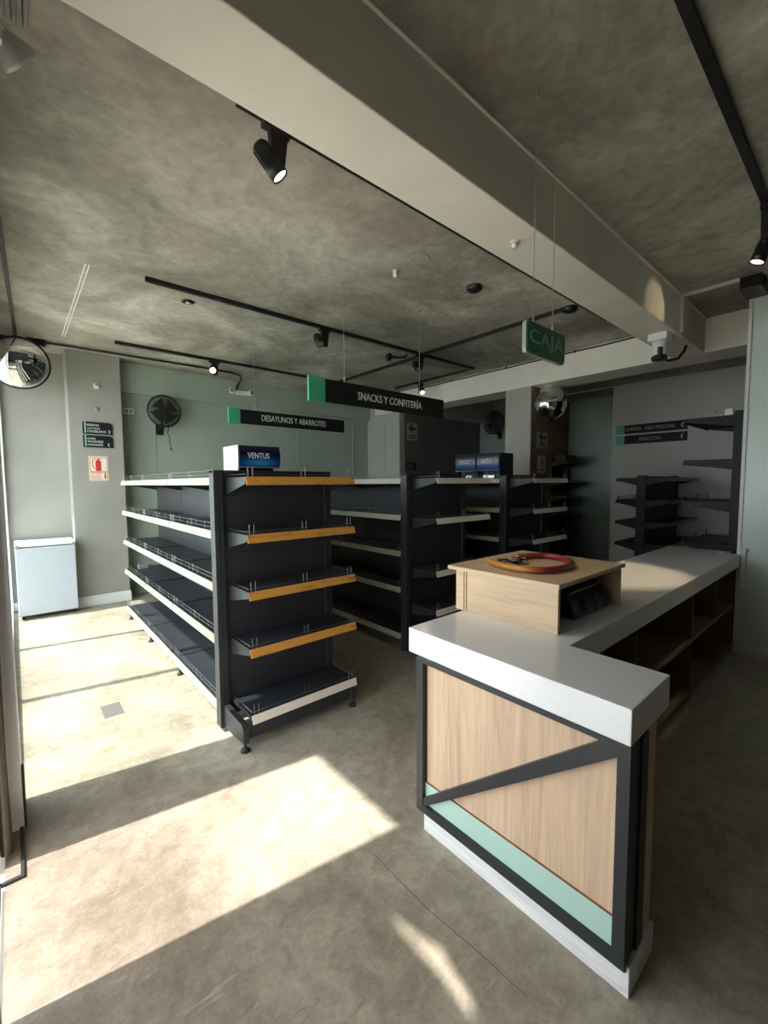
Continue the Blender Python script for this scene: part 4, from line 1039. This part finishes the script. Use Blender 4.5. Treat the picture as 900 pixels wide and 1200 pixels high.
spot(0.985, 1.866, (0.898, 1.876, 3.055), (0.62, -0.25, -0.85), 'large black spotlight in front, hanging beside the white beam', LENS, 25, 1.0, 45)
spot(2.56, 3.90, (2.475, 3.92, 3.09), (-0.12, -0.62, -0.75), 'black spotlight on the long rail, above the first shelving run', LENS_OFF)
spot(4.00, 3.90, (3.93, 3.94, 3.08), (-0.10, -0.62, -0.75), 'black spotlight by the rail crossing, above the SNACKS sign', LENS_OFF)
spot(5.08, 4.95, (5.13, 4.97, 3.09), (-0.5, -0.6, -0.6), 'black spotlight just over the right end of the SNACKS sign', LENS, 6)
spot(2.09, 5.82, (2.09, 5.90, 3.10), (-0.28, -0.85, -0.45), 'glowing black spotlight in front of the green back wall', LENS_LIT, 12)
spot(3.46, 0.512, (3.52, 0.50, 3.02), (-0.14, 0.35, -0.95), 'black spotlight at the right picture edge, aimed at the counter', LENS, 85, 1.0, 33)
spot(4.30, 0.512, (4.33, 0.43, 3.085), (-0.42, 0.86, -0.16), 'black spotlight beyond the right picture edge, throwing a warm pool onto the beam', LENS, 5, 1.0, 34, 0.10)
# lamp on a curved arm at the crossing, round caps, detectors
ar = thing('arm_lamp', 'small black lamp on a curved arm near the rail crossing', 'lamp', (3.7, 4.14, 3.15))
obj('arm', MB().tube([(3.90, 4.05, 3.165), (3.87, 4.08, 3.16), (3.83, 4.10, 3.155), (3.72, 4.14, 3.15)], 0.014, 8), BLACK, ar)
obj('head', MB().lathe([(0.0001, 0.03), (0.045, 0.028), (0.05, 0), (0.045, -0.03), (0.0001, -0.03)], (3.69, 4.145, 3.145), (0.3, -0.6, -0.75), 20), BLACK, ar)
obj('stem', MB().cyl((3.90, 4.05, 3.165), (3.90, 4.05, CZ), 0.012, n=8), BLACK, ar)
def disc(name, x, y, r, h, mat, label, cat, inner=None):
    t = thing(name, label, cat, (x, y, CZ-h))
    obj('body', MB().lathe([(0.0001, 0), (r*0.8, 0), (r, h*0.35), (r, h)], (x, y, CZ-h), (0, 0, 1), 28), mat, t)
    if inner: obj('eye', MB().cyl((x, y, CZ-h-0.004), (x, y, CZ-h+0.001), r*0.35, n=16), inner, t)
    return t
disc('ceiling_speaker', 3.02, 2.31, 0.062, 0.04, BLACK, 'black round fitting on the ceiling between SNACKS sign and beam', 'ceiling fitting', BLACKM)
disc('recessed_spot', 1.275, 4.17, 0.055, 0.012, BLACK, 'small black recessed spot in the ceiling left of the long rail', 'ceiling light', WHITE_P)
disc('rail_cap', 4.07, 1.99, 0.065, 0.045, BLACK, 'black round cap against the white beam beside the CAJA sign', 'ceiling fitting', BLACKM)
rg = MB().lathe([(0.055, 0.0), (0.066, -0.006), (0.072, 0.0)], (2.355, 2.29, CZ), (0, 0, 1), 32)
tag(obj('ceiling_cover', rg, plain('cover_concrete', (0.36, 0.34, 0.30), 0.7)), 'grey round blanking cover flush in the ceiling', 'ceiling cover')
rg = MB().lathe([(0.025, 0.0), (0.032, -0.004), (0.037, 0.0)], (2.72, 0.86, CZ), (0, 0, 1), 24)
tag(obj('ceiling_cover', rg, plain('cover_concrete_b', (0.44, 0.42, 0.37), 0.7)), 'tiny ring mark in the ceiling right of the beam', 'ceiling cover')
sp = thing('sprinkler_head', 'small white sprinkler on the ceiling above the SNACKS sign', 'sprinkler', (2.33, 2.54, 3.15))
obj('base', MB().cyl((2.33, 2.54, CZ-0.012), (2.33, 2.54, CZ), 0.022, n=16), WHITE_P, sp)
obj('bulb', MB().lathe([(0.0001, -0.045), (0.018, -0.040), (0.021, -0.02), (0.014, 0)], (2.33, 2.54, CZ-0.010), (0, 0, 1), 16), WHITE_P, sp)
bs = thing('sprinkler_head', 'small clear sensor under the white beam beside the CAJA cables', 'sprinkler', (2.16, 1.40, 2.83))
obj('base', MB().cyl((2.13, 1.36, BZ-0.008), (2.13, 1.36, BZ), 0.025, n=16), WHITE_P, bs)
obj('bulb', MB().lathe([(0.0001, -0.03), (0.014, -0.027), (0.018, -0.012), (0.012, 0)], (2.13, 1.36, BZ-0.007), (0, 0, 1), 16), WHITE_P, bs)

bc = MB().tube([(5.388, 5.2-k*0.33, 3.178-0.006*(k % 2)) for k in range(12)], 0.010, 8)
for k in (2, 5, 8): bc.cyl((5.400, 5.2-k*0.33, 3.178), (5.380, 5.2-k*0.33, 3.178), 0.016, n=10)
tag(obj('ceiling_cable', bc, BLACK), 'black cable clipped along the top of the pale cross beam', 'cable')
# conduit on the beam, black lamp box at the partition head
cd = MB().box(4.55, 4.575, 0.82, 1.205, CZ-0.025, CZ).box(4.55, 4.575, 1.200, 1.226, 2.87, CZ)
tag(obj('cable_duct', cd, WHITE), 'white cable duct from beam across the ceiling to the partition', 'cable duct')
bb = thing('door_closer_box', 'black box at the head of the green partition', 'box', (4.62, 0.75, 3.1))
obj('case', MB().box(4.56, 4.85, 0.68, 0.82, 3.10, CZ), BLACK, bb, 0.006)
obj('cover', MB().box(4.60, 4.82, 0.665, 0.68, 3.115, 3.185), BLACKM, bb, 0.003)
# security camera under the beam
def security_camera():
    x, y = 4.43, 1.34
    t = thing('security_camera', 'white security camera fixed under the end of the beam', 'camera', (x, y, 2.6))
    obj('junction_box', MB().box(x-0.075, x+0.075, y-0.075, y+0.075, 2.795, BZ), WHITE_P, t, 0.004)
    b = obj('body', MB().lathe([(0.0001, 0.0), (0.03, -0.0), (0.052, 0.02), (0.055, 0.055), (0.055, 0.10), (0.060, 0.135), (0.0001, 0.135)], (x, y, 2.662), (0, 0, 1), 28), WHITE_P, t)
    d = Vector((-0.75, -0.66, -0.10)).normalized()
    obj('lens_window', MB().tube([(x-0.040, y-0.016, 2.735), (x-0.042, y-0.017, 2.71), (x-0.036, y-0.014, 2.672)], 0.022, 12), BLACK, b)
    obj('base_ring', MB().lathe([(0.0001, -0.03), (0.06, -0.03), (0.066, -0.005), (0.05, 0.01)], (x, y, 2.665), (0, 0, 1), 24), BLACK, t)
    obj('cable', MB().tube([(x+0.05, y, 2.66), (x+0.18, y-0.02, 2.66), (x+0.35, y-0.05, 2.70), (x+0.5, y-0.06, 2.80), (x+0.55, y-0.06, BZ)], 0.013, 8), BLACK, t)
security_camera()
# emergency light on the green beam
def emergency():
    y = 6.76
    t = thing('emergency_light', 'white twin-head emergency light on the green beam', 'emergency light', (2.8, y, 2.98))
    obj('case', MB().box(2.72, 2.93, y-0.06, y, 2.965, 3.03), WHITE_P, t, 0.006)
    for x, dx in ((2.665, -0.3), (2.965, 0.3)):
        h = obj('lamp_head', MB().lathe([(0.0001, -0.04), (0.035, -0.04), (0.045, 0.03), (0.040, 0.035), (0.0001, 0.03)], (x, y-0.055, 3.01), (dx, -0.85, 0.1), 18), WHITE_P, t)
        obj('lens', MB().cyl(Vector((x, y-0.055, 3.01))+Vector((dx, -0.85, 0.1)).normalized()*0.031, Vector((x, y-0.055, 3.01))+Vector((dx, -0.85, 0.1)).normalized()*0.038, 0.034, n=18), LENS_OFF, h)
emergency()
# floodlight device at the upper left, on the beam flank
def floodlight():
    t = thing('flood_light', 'white twin flood light at the top left picture corner', 'flood light', (0.0, 1.6, 2.8))
    obj('base', MB().box(-0.06, 0.022, 1.513, 1.60, 2.70, 2.90), WHITE_P, t, 0.008)
    obj('neck', MB().tube([(0.015, 1.60, 2.80), (0.030, 1.62, 2.79), (0.042, 1.63, 2.765)], 0.014, 10).box(0.01, 0.035, 1.59, 1.615, 2.74, 2.83), WHITE_P, t)
    c = Vector((0.045, 1.640, 2.772)); d = Vector((0.80, 0.48, -0.47)).normalized()
    h = obj('lamp_head', MB().lathe([(0.0001, -0.025), (0.022, -0.022), (0.034, 0.0), (0.050, 0.030), (0.052, 0.040), (0.046, 0.040), (0.03, 0.025), (0.0001, 0.022)], c, d, 28), plain('pale_grey_plastic', (0.5, 0.5, 0.47), 0.4), t)
    obj('lens', MB().cyl(c+d*0.028, c+d*0.034, 0.036, n=24), LENS_OFF, h)
    fin = MB().box(0.0, 0.105, 1.56, 1.66, 2.915, 2.93)
    for k in range(4): fin.box(0.008+k*0.025, 0.022+k*0.025, 1.555, 1.665, 2.855, 2.915)
    obj('heat_sink', fin, plain('grey_fins', (0.42, 0.42, 0.40), 0.4, 0.2), t, 0.005)
    obj('bracket', MB().box(-0.02, 0.012, 1.545, 1.575, 2.88, 2.925), WHITE_P, t)
floodlight()
# electric bits on the walls
ob = thing('outlet_box', 'white outlet box with a cable pipe on the green wall', 'outlet', (1.25, 6.85, 2.5))
obj('box', MB().box(1.19, 1.315, 6.805, 6.85, 2.52, 2.60), WHITE_P, ob, 0.005)
obj('sockets', MB().box(1.21, 1.245, 6.802, 6.806, 2.54, 2.58).box(1.26, 1.295, 6.802, 6.806, 2.54, 2.58), GREYP, ob)
obj('pipe', MB().tube([(1.25, 6.835, 0.0), (1.25, 6.835, 2.52)], 0.012, 8), GREEN, ob)
ds = thing('door_sensor', 'small white sensor high on the grey column', 'sensor', (0.85, 6.53, 2.8))
obj('body', MB().cyl((0.85, 6.53, 2.80), (0.85, 6.485, 2.80), 0.026, 0.024, 18).box(0.826, 0.874, 6.487, 6.53, 2.76, 2.80), WHITE_P, ds)
obj('lens', MB().cyl((0.85, 6.486, 2.80), (0.85, 6.480, 2.80), 0.016, n=14), GREYP, ds)
pl = thing('cover_plate', 'round grey blanking plate below the white sensor on the column', 'cover plate', (0.845, 6.53, 2.5))
obj('plate', MB().lathe([(0.0001, 0.010), (0.030, 0.008), (0.036, 0)], (0.845, 6.53, 2.5), (0, -1, 0), 20), plain('patch_grey', (0.31, 0.30, 0.27), 0.6), pl)
gp = MB().tube([(5.11, 6.838, 0), (5.11, 6.838, 2.80)], 0.011, 8)
tag(obj('conduit_pipe', gp, plain('pale_green_pipe', (0.42, 0.46, 0.42), 0.5)), 'thin pale vertical pipe near the right end of the green wall', 'conduit')
# end bracket on the partition by the worktop
eb = thing('wall_channel', 'white vertical cable channel where worktop meets partition', 'cable channel', (4.86, 0.75, 0.8))
obj('channel', MB().box(4.835, 4.869, 0.735, 0.770, 0.60, 0.93), WHITE_P, eb, 0.002)
obj('clip', MB().box(4.832, 4.87, 0.73, 0.772, 0.93, 0.955), WHITE_P, eb, 0.002)
